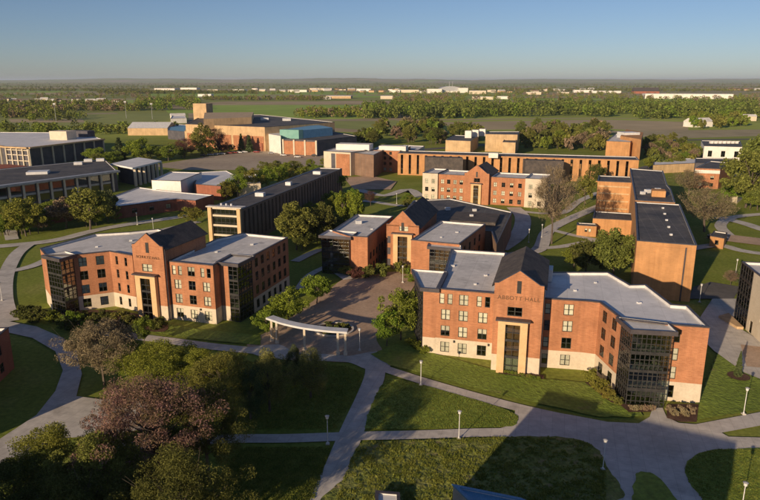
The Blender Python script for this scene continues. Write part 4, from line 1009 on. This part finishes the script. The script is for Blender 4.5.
def conifer_proto(key, seed, H, R, nl, leaf_m, mat):
    rng = np.random.default_rng(seed); z = rng.uniform(.06, 1, nl) ** .9; tier = (np.sin(z * 46) * .12 + .9)
    rr = R * (1 - z) ** .8 * tier * rng.uniform(.35, 1, nl) ** .5 + .03; a = rng.uniform(0, 2 * np.pi, nl); rr *= 1 + .16 * np.sin(a * 5 + z * 30)
    C = np.stack([rr * np.cos(a), rr * np.sin(a), z * H - rr * .18], 1); V, F = leaf_quads(C, leaf_m, rng, .5)
    t = MB().bar((0, 0, -.2), (0, 0, H * .93), H * .02, .03, 7)
    for k in range(26): zz = .1 + .8 * k / 26; an = k * 2.4; t.bar((0, 0, zz * H), (R * (1 - zz) * .85 * math.cos(an), R * (1 - zz) * .85 * math.sin(an), zz * H - .12), .05, .02, 4)
    TREES[key] = (t.mesh('trunk', 'bark'), fastmesh('crown', V, F, [mat]), H, R)


tree_proto('near_a', 11, 42000, .085, 10, 5, 'leaf_olive', cl=120, limbs=30, spread=.75)
tree_proto('near_b', 12, 36000, .085, 9, 4.5, 'leaf_green', cl=100, limbs=24, spread=.8)
tree_proto('near_c', 13, 24000, .17, 9, 5, 'leaf_bud', tall=.3, up=.5, cl=130, limbs=60, spread=.75)
tree_proto('near_d', 14, 46000, .10, 10, 5, 'leaf_olive', tall=.5, up=.6, cl=140, limbs=40, spread=.75)
tree_proto('pine', 15, 26000, .10, 9, 2.6, 'leaf_pine', tall=.5, cl=80, limbs=26, base=.12, spread=.9)
tree_proto('mid_a', 21, 7000, .22, 10, 4.5, 'leaf_olive', cl=46, limbs=12)
tree_proto('mid_b', 22, 6000, .22, 9, 4.2, 'leaf_green', cl=40, limbs=12, base=.22)
tree_proto('mid_c', 23, 6000, .22, 10, 4.8, 'leaf_lime', cl=52, limbs=12, base=.2)
tree_proto('column', 24, 5000, .22, 11, 2.2, 'leaf_lime', cl=36, limbs=9, base=.1, column=True)
tree_proto('bare', 25, 7000, .30, 10, 5, 'leaf_bud', tall=.16, up=.5, cl=110, limbs=70, spread=.8)
tree_proto('far_a', 31, 800, .75, 10, 4.8, 'leaf_olive', cl=26, limbs=5, base=.1)
tree_proto('far_b', 32, 700, .8, 9, 4.5, 'leaf_green', cl=22, limbs=5, base=.1)
tree_proto('shrub', 33, 1100, .16, 1.6, 1.3, 'leaf_green', cl=22, limbs=6, base=.05, spread=1.2)
tree_proto('near_bush', 34, 3200, .14, 2.2, 1.8, 'leaf_lime', cl=34, limbs=8, base=.05, spread=1.1)
conifer_proto('spruce', 41, 9, 2.4, 5200, .22, 'leaf_pine')
conifer_proto('spruce_far', 42, 9, 2.3, 1200, .45, 'leaf_pine')


def tree(key, xy, h, rad, mat, name, label, cat='tree', group=None, z=0):
    tm, cm, H, R = TREES[key]; r = thing(name, label, cat, (*xy, z), group, random.uniform(0, 6.28))
    for nm, me in (('trunk', tm), ('crown', cm)):
        o = link(nm, me, r); o.scale = (rad / R, rad / R, h / H)
        if nm == 'crown' and me.materials[0] != MATS[mat]: o.material_slots[0].link = 'OBJECT'; o.material_slots[0].material = MATS[mat]
    return r


def pxtree(key, x, yb, yt, wpx, mat, name, label, cat='tree', group=None):
    xy = P(x, yb); h = HGT(yb, yt); sc = math.hypot(math.hypot(*xy), CAMH - h / 2) / FPX
    return tree(key, xy, h, wpx * sc / 2, mat, name, label, cat, group, .1)


T = [  # key, x, base row, top row, width, foliage, name, label
    ('near_c', 106, 385, 322, 66, 'leaf_bud', 'budding_tree', 'wide budding tree with grey-brown twigs beside the curving walk'),
    ('near_b', 166, 400, 344, 68, 'leaf_green', 'maple_tree', 'yellow-green round tree behind the pink blossom tree'),
    ('near_d', 160, 498, 380, 118, 'leaf_pink', 'blossom_tree', 'broad tree flushed with dusty pink blossom rising from the dark grove'),
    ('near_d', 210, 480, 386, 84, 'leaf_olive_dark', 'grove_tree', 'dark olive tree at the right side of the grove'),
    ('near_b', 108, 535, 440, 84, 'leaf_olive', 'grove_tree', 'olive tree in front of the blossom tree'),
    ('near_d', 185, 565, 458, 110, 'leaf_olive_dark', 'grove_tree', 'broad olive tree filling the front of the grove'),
    ('near_b', 62, 505, 430, 74, 'leaf_yellow', 'grove_tree', 'yellow-green tree next to the pale walk'),
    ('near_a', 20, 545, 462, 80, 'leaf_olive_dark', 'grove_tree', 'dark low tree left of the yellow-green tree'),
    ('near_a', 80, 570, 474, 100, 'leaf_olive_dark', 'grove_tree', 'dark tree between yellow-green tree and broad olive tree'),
    ('near_a', 228, 415, 352, 56, 'leaf_olive', 'grove_tree', 'olive tree between the grove and the pines'),
    ('near_b', 205, 405, 352, 50, 'leaf_green', 'grove_tree', 'green tree behind the dark olive tree'),
    ('near_b', 135, 385, 342, 40, 'leaf_green', 'grove_tree', 'small green tree between budding tree and maple'),
    ('pine', 271, 412, 350, 36, 'leaf_pine_sunlit', 'pine_tree', 'tall pine lit at its top beside the grove'),
    ('pine', 312, 398, 350, 34, 'leaf_pine_sunlit', 'pine_tree', 'sunlit yellowish pine nearest the curved canopy'),
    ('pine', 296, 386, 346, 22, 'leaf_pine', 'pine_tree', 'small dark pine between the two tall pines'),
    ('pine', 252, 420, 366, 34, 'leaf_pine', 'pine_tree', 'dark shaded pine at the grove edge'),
    ('mid_b', 146, 345, 317, 20, 'leaf_green', 'young_tree', 'young round tree at the gabled entrance of the left hall'),
    ('mid_c', 268, 335, 309, 24, 'leaf_lime', 'young_tree', 'bright green tree at the left foot of the curved canopy'),
    ('mid_c', 290, 324, 289, 36, 'leaf_lime', 'young_tree', 'bright green tree behind the curved canopy'),
    ('mid_b', 318, 304, 275, 32, 'leaf_lime', 'young_tree', 'bright green tree closest to the courtyard hall'),
    ('mid_c', 402, 340, 286, 40, 'leaf_green', 'young_tree', 'green tree against the dark stair of the lettered hall'),
    ('mid_b', 388, 346, 312, 28, 'leaf_lime', 'young_tree', 'bright green tree at the courtyard lamp'),
    ('mid_a', 298, 250, 203, 40, 'leaf_olive', 'old_tree', 'big olive tree in front of the long dark hall'),
    ('mid_a', 323, 245, 203, 30, 'leaf_olive_dark', 'old_tree', 'dark olive tree right of the big olive tree'),
    ('column', 345, 225, 187, 17, 'leaf_lime', 'poplar_tree', 'left of two columnar lime green trees'),
    ('column', 359, 226, 186, 17, 'leaf_lime', 'poplar_tree', 'right of two columnar lime green trees'),
    ('mid_b', 337, 195, 172, 22, 'leaf_green', 'old_tree', 'green tree at the far end of the long dark hall'),
    ('bare', 372, 206, 191, 14, 'leaf_red', 'young_tree', 'small reddish tree beyond the columnar trees'),
    ('mid_b', 92, 230, 188, 44, 'leaf_olive', 'old_tree', 'olive tree behind the left hall by the low brick building'),
    ('mid_a', 68, 228, 198, 34, 'leaf_bud', 'old_tree', 'brownish budding tree left of the olive tree'),
    ('mid_b', 28, 236, 198, 34, 'leaf_yellow', 'old_tree', 'yellow-green tree in front of the columned union'),
    ('mid_a', 6, 232, 202, 26, 'leaf_olive', 'old_tree', 'olive tree left of the yellow-green union tree'),
    ('mid_b', 110, 222, 190, 22, 'leaf_pine', 'old_tree', 'dark green tree at the corner of the white-roofed low hall'),
    ('mid_c', 194, 224, 206, 20, 'leaf_yellow', 'old_tree', 'yellowish tree beside the glazed hall end'),
    ('mid_c', 142, 162, 137, 22, 'leaf_lime', 'old_tree', 'round bright green tree beside the car park'),
    ('mid_c', 97, 162, 147, 17, 'leaf_lime', 'old_tree', 'small bright green tree behind the union roof'),
    ('spruce_far', 122, 162, 138, 14, 'leaf_pine', 'spruce_tree', 'dark spruce left of the round bright green tree'),
    ('mid_c', 170, 161, 144, 20, 'leaf_green', 'old_tree', 'green tree by the car park entrance'),
    ('bare', 186, 158, 138, 24, 'leaf_red', 'old_tree', 'reddish bare tree before the arena annex'),
    ('mid_a', 204, 156, 124, 22, 'leaf_olive', 'old_tree', 'tall olive tree against the arena wall'),
    ('bare', 220, 154, 128, 20, 'leaf_red', 'old_tree', 'reddish tree against the arena wall'),
    ('spruce_far', 243, 152, 134, 8, 'leaf_pine', 'spruce_tree', 'left dark spruce of the arena front'),
    ('spruce_far', 251, 152, 136, 9, 'leaf_pine', 'spruce_tree', 'right dark spruce of the arena front'),
    ('bare', 553, 244, 165, 44, 'leaf_bud', 'bare_tree', 'tall thin-leaved tree on the quadrangle lawn'),
    ('bare', 706, 232, 188, 50, 'leaf_bud', 'bare_tree', 'wide bare brown tree before the brick hall with white band'),
    ('bare', 690, 196, 170, 30, 'leaf_bud', 'bare_tree', 'smaller bare tree behind the auditorium wing'),
    ('mid_a', 614, 282, 230, 44, 'leaf_olive', 'old_tree', 'big olive tree in front of the orange auditorium'),
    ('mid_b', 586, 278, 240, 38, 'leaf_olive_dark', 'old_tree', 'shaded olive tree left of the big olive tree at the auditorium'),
    ('mid_b', 575, 268, 248, 24, 'leaf_green', 'old_tree', 'low green tree beside the quadrangle walk'),
    ('mid_b', 747, 208, 150, 42, 'leaf_olive', 'old_tree', 'large spreading tree before the pale concrete hall'),
    ('mid_a', 762, 200, 130, 40, 'leaf_olive', 'old_tree', 'tall olive tree beside the large spreading tree'),
    ('spruce_far', 741, 284, 266, 10, 'leaf_pine', 'spruce_tree', 'small dark pine on the lawn by the cream hall'),
    ('bare', 732, 286, 271, 14, 'leaf_bud', 'young_tree', 'small brown tree left of the small dark pine'),
    ('spruce', 739, 378, 352, 8, 'leaf_pine', 'spruce_tree', 'slim dark evergreen in the mulch ring'),
    ('mid_b', 586, 205, 175, 20, 'leaf_olive', 'old_tree', 'olive tree at the right end of the cream and brick hall'),
    ('mid_b', 597, 186, 164, 16, 'leaf_olive_dark', 'old_tree', 'dark olive tree beside the banded wing'),
]
for k, x, yb, yt, wp, mt, nm, lb in T: pxtree(k, x, yb, yt, wp, mt, nm, lb)
for x, yb, yt, wp in ((228, 200, 180, 17), (240, 197, 172, 20), (254, 193, 168, 22), (268, 190, 166, 20), (281, 186, 165, 20), (292, 182, 168, 16), (306, 178, 166, 14), (318, 174, 164, 14)):
    pxtree('mid_c', x, yb, yt, wp, random.choice(['leaf_lime', 'leaf_green', 'leaf_yellow']), 'row_tree', 'lime green tree in the row behind the long dark hall', group='trees behind the long dark hall')


def grove(n, poly, h0, h1, key, mats, name, label, group):
    xs = [p[0] for p in poly]; ys = [p[1] for p in poly]; k = 0
    def inside(x, y):
        c = False
        for i in range(len(poly)):
            (x1, y1), (x2, y2) = poly[i], poly[i - 1]
            if (y1 > y) != (y2 > y) and x < (x2 - x1) * (y - y1) / (y2 - y1) + x1: c = not c
        return c
    while k < n:
        x, y = random.uniform(min(xs), max(xs)), random.uniform(min(ys), max(ys))
        if not inside(x, y): continue
        h = random.uniform(h0, h1); mt = random.choice(mats); w_ = {'leaf_olive': 'olive', 'leaf_olive_dark': 'dark olive', 'leaf_green': 'green', 'leaf_bud': 'brown budding', 'leaf_lime': 'lime green', 'leaf_red': 'reddish'}[mt]
        tree(random.choice(key), P(x, y), h, h * random.uniform(.38, .58), mt, name, w_ + ' ' + label, 'tree', group); k += 1


grove(30, [(0, 238), (70, 232), (118, 222), (118, 212), (60, 220), (0, 222)], 5, 9.5, ['mid_a', 'mid_b', 'mid_c'], ['leaf_olive', 'leaf_green', 'leaf_bud', 'leaf_lime'], 'campus_tree', 'tree along the walk below the columned union', 'trees below the columned union')
grove(16, [(88, 168), (135, 164), (190, 160), (185, 155), (100, 160)], 6, 10, ['mid_b', 'mid_c'], ['leaf_olive', 'leaf_green', 'leaf_lime'], 'campus_tree', 'tree between the union and the car park', 'trees between the union and car park')
grove(14, [(285, 252), (330, 250), (338, 236), (330, 226), (292, 240)], 6, 9, ['mid_a', 'mid_b'], ['leaf_olive', 'leaf_green', 'leaf_olive_dark'], 'campus_tree', 'tree on the lawn beside the long dark hall', 'trees beside the long dark hall')
grove(10, [(232, 180), (320, 172), (330, 166), (262, 172)], 5, 8, ['mid_b', 'mid_c'], ['leaf_olive', 'leaf_green'], 'campus_tree', 'tree between car park and long dark hall', 'trees at the car park edge')
grove(14, [(292, 232), (345, 212), (372, 208), (372, 200), (330, 206), (285, 226)], 5, 8, ['mid_a', 'mid_b', 'mid_c'], ['leaf_olive', 'leaf_green', 'leaf_lime'], 'campus_tree', 'tree along the walk right of the long dark hall', 'trees right of the long dark hall')
OL = ['leaf_olive', 'leaf_olive', 'leaf_olive_dark', 'leaf_green', 'leaf_bud']
grove(56, [(352, 148), (480, 143), (480, 133), (415, 126), (385, 130), (350, 140)], 10, 16, ['far_a', 'far_b', 'mid_a'], OL, 'belt_tree', 'tree in the grove behind the sunlit dormitory', 'trees behind the sunlit dormitory')
grove(56, [(520, 149), (608, 152), (608, 134), (560, 130), (520, 134)], 10, 16, ['far_a', 'far_b', 'mid_a'], OL, 'belt_tree', 'tree in the grove behind the slit-windowed hall', 'trees behind the slit-windowed hall')
grove(44, [(646, 172), (695, 168), (708, 156), (690, 142), (650, 142), (640, 155)], 6, 10, ['far_a', 'mid_a', 'mid_b'], OL, 'belt_tree', 'tree between the orange hall and the brick hall with white band', 'trees right of the orange hall')
grove(22, [(725, 205), (775, 215), (775, 165), (745, 168)], 7, 11, ['mid_a', 'mid_b'], ['leaf_green', 'leaf_olive', 'leaf_lime'], 'campus_tree', 'tree around the pale concrete hall', 'trees around the pale concrete hall')
grove(26, [(680, 128), (700, 129), (735, 129), (752, 127), (740, 118), (690, 118)], 10, 15, ['far_a', 'far_b'], ['leaf_green', 'leaf_olive', 'leaf_lime'], 'belt_tree', 'tree around the brown-roofed house by the dry field', 'trees around the brown-roofed house')
grove(16, [(175, 160), (230, 154), (235, 151), (180, 154)], 5, 8, ['mid_b', 'bare'], ['leaf_olive', 'leaf_red', 'leaf_green'], 'belt_tree', 'small tree along the arena edge of the car park', 'trees along the car park')
grove(10, [(404, 208), (420, 210), (424, 203), (408, 200)], 2.5, 4.5, ['mid_b'], ['leaf_green', 'leaf_olive'], 'shrub', 'round shrub left of the cream and brick hall', 'shrubs by the cream and brick hall')


def wood(label, n, rows_, h0, h1, mats, seed):
    """far belt of trees: one mass of leaf clumps on stubby trunks"""
    rng = np.random.default_rng(seed); Cs = []; S_ = []
    for _ in range(n):
        x0, x1, y0, y1 = rows_[rng.integers(0, len(rows_))]; px, py = rng.uniform(x0, x1), rng.uniform(y0, y1); x, y = P(px, py); h = rng.uniform(h0, h1); rr = h * rng.uniform(.4, .6)
        m = 90; g = rng.normal(size=(m, 3)); g /= np.linalg.norm(g, axis=1)[:, None]; g *= rng.uniform(.4, 1, (m, 1)) ** .4; g *= (1 + .25 * np.sin(g[:, :1] * 5 + px))
        Cs.append(np.stack([x + g[:, 0] * rr, y + g[:, 1] * rr, h * .52 + g[:, 2] * h * .46], 1)); S_.append(np.full(m, h * .12))
    C = np.concatenate(Cs); V, F = leaf_quads(C, np.concatenate(S_)[:, None], rng)
    mi = np.repeat(rng.integers(0, len(mats), n), 90)
    return link('woodland', fastmesh('woodland', V, F, mats, mi), kind='stuff', label=label, category='woodland')


wood('dense tree belt beyond the brown field', 900, [(365, 470, 107, 119), (470, 760, 104, 117), (640, 760, 108, 119), (460, 760, 106, 117)], 11, 17, ['leaf_olive', 'leaf_green', 'leaf_olive_dark', 'leaf_olive'], 1)
wood('far hedgerows and woods before the town', 1700, [(-20, 210, 94.5, 99), (400, 620, 94, 101), (140, 200, 99, 105), (560, 780, 95, 103), (-20, 60, 108, 118), (395, 470, 95, 106), (730, 790, 97, 118), (-20, 130, 104, 106), (205, 330, 99, 100.3), (-20, 140, 109, 111), (300, 400, 112, 118), (250, 620, 92.6, 95), (250, 620, 88.8, 91)], 8, 13, ['leaf_olive', 'leaf_green', 'leaf_bud'], 2)
wood('distant belts of trees under the horizon', 2600, [(-30, 790, 82.6, 83.4), (-30, 790, 83.8, 84.6), (-30, 790, 85.2, 86), (-30, 420, 87, 88.4), (380, 790, 87, 88.6), (-30, 150, 90, 91.5), (100, 260, 92.5, 94), (400, 560, 90, 92), (560, 790, 90.5, 92)], 9, 15, ['leaf_olive_dark', 'leaf_olive'], 3)

wood('hedge lines in the meadow behind the glass-fronted hall', 110, [(0, 180, 130, 135), (30, 88, 115, 121), (0, 180, 131, 134)], 7, 11, ['leaf_olive_dark', 'leaf_olive', 'leaf_green'], 8)
wood('green clump of trees left of the square tower', 50, [(138, 200, 104, 111)], 10, 18, ['leaf_olive', 'leaf_green', 'leaf_lime'], 9)

# shrubs
for i, (x, yb, yt, wp, mt) in enumerate([(74, 326, 312, 17, 'leaf_lime'), (90, 334, 322, 17, 'leaf_lime'), (55, 322, 311, 14, 'leaf_green'), (88, 322, 312, 18, 'leaf_olive_dark'), (104, 324, 311, 20, 'leaf_olive_dark'), (122, 326, 312, 20, 'leaf_olive'), (134, 328, 316, 16, 'leaf_olive_dark'), (160, 330, 318, 18, 'leaf_olive_dark'), (68, 330, 318, 18, 'leaf_olive_dark'), (40, 322, 308, 20, 'leaf_olive_dark'), (27, 318, 306, 18, 'leaf_olive_dark'), (112, 332, 320, 20, 'leaf_bud')]):
    pxtree('near_bush', x, yb, yt, wp, mt, 'shrub', ['bright lime shrub among darker shrubs before the left hall', 'dark rounded shrub in the bed before the left hall'][mt not in ('leaf_lime', 'leaf_green')], 'shrub', ['lime shrubs before the left hall', 'dark shrubs before the left hall'][mt not in ('leaf_lime', 'leaf_green')])
for x, yb, yt, wp in ((412, 346, 339, 10), (419, 350, 342, 11), (426, 354, 346, 11)):
    pxtree('near_bush', x, yb, yt, wp, 'leaf_green', 'shrub', 'low green shrub at the left corner of the lettered hall', 'shrub', 'shrubs at the lettered hall corner')
for x, yb, yt, wp, mt in ((592, 383, 370, 14, 'leaf_yellow'), (600, 391, 379, 14, 'leaf_yellow'), (609, 399, 388, 13, 'leaf_yellow'), (617, 405, 397, 11, 'leaf_olive')):
    pxtree('near_bush', x, yb, yt, wp, mt, 'shrub', 'yellow-green shrub along the angled wall of the lettered hall', 'shrub', 'shrubs along the angled wall')
for k in range(12): pxtree('shrub', 500 + k * 3.6 + random.uniform(-1, 1), 372.5 + k * .75, 369 + k * .75, 4.5, random.choice(['leaf_olive', 'leaf_green']), 'shrub', 'tiny shrub in the bed under the lettered gable', 'shrub', 'bed shrubs under the lettered gable')
for k in range(9): pxtree('shrub', 632 + k * 2.8, 411 + .5 * (k % 3), 406, 5, 'leaf_bud', 'shrub', 'brown dormant shrub at the foot of the glazed stair', 'shrub', 'dormant shrubs at the glazed stair')
for k in range(8): pxtree('shrub', 670 + k * 3.4, 413 + (k % 3) * 2.4, 406 + (k % 3) * 2.4, 6, 'leaf_bud', 'shrub', 'brown dormant shrub at the right end of the lettered hall', 'shrub', 'dormant shrubs at the hall end')
for x, yb, yt, wp, mt in ((348, 276, 266, 14, 'leaf_olive'), (358, 278, 268, 14, 'leaf_red'), (370, 278, 266, 16, 'leaf_olive_dark'), (383, 276, 264, 16, 'leaf_olive'), (402, 274, 262, 14, 'leaf_olive'), (410, 276, 268, 10, 'leaf_green'), (414, 282, 274, 12, 'leaf_green')):
    pxtree('near_bush', x, yb, yt, wp, mt, 'shrub', 'shrub in the bed before the courtyard hall', 'shrub', 'shrubs before the courtyard hall')
for k in range(26):
    a = random.uniform(0, 6.28); q = 3.4 * math.sqrt(random.random()); tree('shrub', (-9.6 + q * math.cos(a), 130.6 + q * .9 * math.sin(a)), random.uniform(.5, .9), random.uniform(.5, .8), random.choice(['leaf_olive_dark', 'leaf_pine', 'leaf_olive']), 'groundcover_plant', 'low dark groundcover plant inside the round courtyard planter', 'plant', 'plants in the round planter', .3)
sheet('planting_bed', smooth(PZ(0, (50, 320), (80, 326), (130, 330), (165, 333), (165, 322), (120, 312), (70, 312)), n=3), 'mulch', .3)
sheet('planting_bed', PZ(0, (586, 384), (600, 384), (622, 402), (626, 409), (612, 404)), 'mulch', .304)
sheet('planting_bed', PZ(0, (668, 420), (682, 424), (698, 424), (700, 406), (668, 406)), 'mulch', .308)
sheet('planting_bed', PZ(0, (618, 404), (626, 406), (655, 408), (652, 414), (630, 414)), 'mulch', .312)
sheet('planting_bed', PZ(0, (498, 370), (545, 377), (545, 381), (500, 375)), 'mulch', .316)
sheet('mulch_ring', [(P(740, 378)[0] + 1.9 * math.cos(a * .4), P(740, 378)[1] + 1.9 * math.sin(a * .4)) for a in range(16)], 'mulch', .33)

# grass tufts in the rough meadow patch and near lawns
def tufts(name, label, polys, n, h, seed, w=.05, mat='blade', clump=0):
    rng = np.random.default_rng(seed); V = []; cnt = 0
    for poly in polys:
        pw = np.array(PZ(0, *poly)); lo, hi = pw.min(0), pw.max(0); pts = rng.uniform(lo, hi, (n * 3, 2))
        if clump: cc = rng.uniform(lo, hi, (clump, 2)); ci = rng.integers(0, clump, n * 3); pts = cc[ci] + rng.normal(0, 1, (n * 3, 2)) * (.22 + .38 * rng.random(clump))[ci][:, None]; pts[::9] = rng.uniform(lo, hi, (len(pts[::9]), 2))
        ins = np.zeros(len(pts), bool); j = len(pw) - 1
        for i in range(len(pw)):
            c = ((pw[i, 1] > pts[:, 1]) != (pw[j, 1] > pts[:, 1])) & (pts[:, 0] < (pw[j, 0] - pw[i, 0]) * (pts[:, 1] - pw[i, 1]) / (pw[j, 1] - pw[i, 1] + 1e-9) + pw[i, 0]); ins ^= c; j = i
        pts = pts[ins][:n]
        B = 9; k = len(pts); a = rng.uniform(0, 2 * np.pi, (k, B)); hh = h * rng.uniform(.5, 1.4, (k, 1)) * rng.uniform(.6, 1.2, (k, B)); lean = rng.uniform(.2, .9, (k, B)) * hh
        bx_ = pts[:, :1] + rng.normal(0, h * .3, (k, B)); by_ = pts[:, 1:] + rng.normal(0, h * .3, (k, B)); ww = w * rng.uniform(.7, 1.5, (k, B))
        px_, py_ = -np.sin(a) * ww, np.cos(a) * ww; z0 = np.full_like(a, .15)
        T0 = np.stack([bx_ - px_, by_ - py_, z0], -1); T1 = np.stack([bx_ + px_, by_ + py_, z0], -1); T2 = np.stack([bx_ + np.cos(a) * lean, by_ + np.sin(a) * lean, z0 + hh], -1)
        V.append(np.stack([T0, T1, T2], 2).reshape(-1, 3))
    V = np.concatenate(V); return link(name, fastmesh(name, V, np.arange(len(V)).reshape(-1, 3), [mat]), kind='stuff', label=label, category='grass')


tufts('meadow_grass', 'rough tufted meadow grass beside the plaza', [ISL[0]], 9000, .20, 5, .06, clump=420)
tufts('lawn_grass', 'short uneven lawn grass between the walks', [ISL[3], ISL[2], [(240, 448), (332, 448), (312, 510), (200, 510)], [(240, 430), (338, 430), (362, 386), (364, 374), (345, 366), (250, 362)]], 7000, .13, 6, .05)

# ------------------------------------------------------------------ lamps, cars, small things
m = MB(); m.bar((0, 0, 0), (0, 0, .35), .16, .14); m.bar((0, 0, .35), (0, 0, 4.1), .065, .05); LP = m.mesh('pole', 'lamp_white')
m = MB(); m.bar((0, 0, 4.1), (0, 0, 4.22), .12, .22, 10); m.bar((0, 0, 4.22), (0, 0, 4.6), .2, .24, 10); LH = m.mesh('lamp_head', 'lamp_white')
m = MB(); m.bar((0, 0, 4.6), (0, 0, 4.72), .34, .12, 10); LC = m.mesh('lamp_cap', 'grey_metal')
m = MB(); m.box((0, 0, 0), .55, .55, .18); LB = m.mesh('footing', 'concrete')
LAMPS = [(329, 445, 'where the cross walk meets the diagonal walk'), (422, 386, 'on the lawn edge before the lettered hall'), (460, 440, 'beside the cross walk at the rough meadow'), (361, 351, 'in the courtyard near the curved canopy'), (604, 471, 'at the corner of the rough meadow and plaza'),
         (745, 415.5, 'on the right lawn beside the upper walk'), (742, 517, 'on the shaded lawn island of the plaza'), (404, 283, 'at the courtyard hall entrance'), (701, 303, 'beside the windowless orange block'), (4, 301, 'left of the left hall on the lawn'), (543, 238, 'on the quadrangle lawn, right one'), (530, 243, 'on the quadrangle lawn, left one'), (139, 225, 'behind the left hall on its walk'), (155, 231, 'behind the left hall nearer its roof'), (398, 204, 'at the left corner of the cream and brick hall'), (737, 276, 'on the lawn by the pale cream hall'), (250, 500, None)]
for x, y, w_ in LAMPS:
    if not w_: continue
    xy = P(x, y); r = thing('lamp_post', 'white walkway lamp post ' + w_, 'lamp post', (*xy, .14), 'walkway lamp posts')
    for nm, me in (('pole', LP), ('lamp_head', LH), ('lamp_cap', LC), ('footing', LB)): link(nm, me, r)

surf('paint_white', (.6, .6, .6), (.7, .7, .7), 1, rough=.3, fineamt=.05); surf('paint_red', (.28, .03, .03), (.33, .04, .04), 1, rough=.3, fineamt=.05)
surf('paint_dark', (.03, .03, .035), (.05, .05, .055), 1, rough=.3, fineamt=.05); surf('paint_silver', (.35, .36, .38), (.4, .41, .43), 1, rough=.3, fineamt=.05); surf('tyre', (.02, .02, .02), (.03, .03, .03), 1)


def car_mesh():
    b = MB(); prof = [(-2.2, .35), (2.2, .35), (2.25, .75), (1.5, .95), (-2.15, 1.0), (-2.25, .7)]
    def ext(mb, pr, w_, taper=0):
        A_ = [(x, -w_, z) for x, z in pr]; B_ = [(x, w_, z) for x, z in pr]
        if taper: A_ = [(x, -w_ + (taper if z > 1.2 else 0), z) for x, z in pr]; B_ = [(x, w_ - (taper if z > 1.2 else 0), z) for x, z in pr]
        mb.face(A_); mb.face(B_[::-1])
        for i in range(len(pr)): j = (i + 1) % len(pr); mb.face([A_[j], A_[i], B_[i], B_[j]])
    ext(b, prof, .88); c = MB(); ext(c, [(-1.9, .99), (1.1, .97), (.4, 1.48), (-1.4, 1.5)], .8, .15)
    w_ = []
    for x in (-1.4, 1.4):
        for s in (-1, 1): k = MB().bar((x, s * .72, .33), (x, s * .92, .33), .33, .33, 12); w_.append(k.mesh('wheel', 'tyre'))
    return b.mesh('body', 'paint_white'), c.mesh('cabin', 'pane'), w_


CB, CC, CW = car_mesh(); CABIN = MATS['slate_cladding']
CARL = {'paint_white': 'white car parked by the arena', 'paint_red': 'red car parked by the arena', 'paint_dark': 'black car parked by the arena', 'paint_silver': 'silver car parked by the arena'}
for i, (x, y) in enumerate([(212, 155.6), (218, 155), (224, 154.6), (231, 153.8), (236, 153.4), (241, 153.2), (246, 152.8), (258, 152.8), (299, 157.8), (316, 156.4), (273, 154), (205, 156.6), (285, 156), (716, 233), (722, 233.5)]):
    mt = random.choice(list(CARL)); lb = CARL[mt] if x < 700 else mt[6:] + ' car parked on the right plaza'; r = thing('parked_car', lb, 'car', (*P(x, y if x < 700 else y + 6), .2), 'cars parked by the arena' if x < 700 else 'cars on the right plaza', random.uniform(-.3, .1))
    o = link('body', CB, r); o.material_slots[0].link = 'OBJECT'; o.material_slots[0].material = MATS[mt]
    o = link('cabin', CC, r); o.material_slots[0].link = 'OBJECT'; o.material_slots[0].material = CABIN
    for k in CW: link('wheel', k, r)

# ------------------------------------------------------------------ haze
HZ = True
if HZ:
    m, n, out = newmat('haze'); pv = n.nodes.new("ShaderNodeVolumePrincipled"); pv.inputs['Color'].default_value = (.68, .82, 1, 1); pv.inputs['Density'].default_value = 0.000035
    pv.inputs['Anisotropy'].default_value = 0.0
    n.links.new(pv.outputs[0], out.inputs['Volume'])
    link('haze', MB().prism([(-S - 50, -4050), (S + 50, -4050), (S + 50, 75050), (-S - 50, 75050)], -2, 150).mesh('haze', 'haze'), kind='stuff', label='thin evening haze over the plain', category='haze')
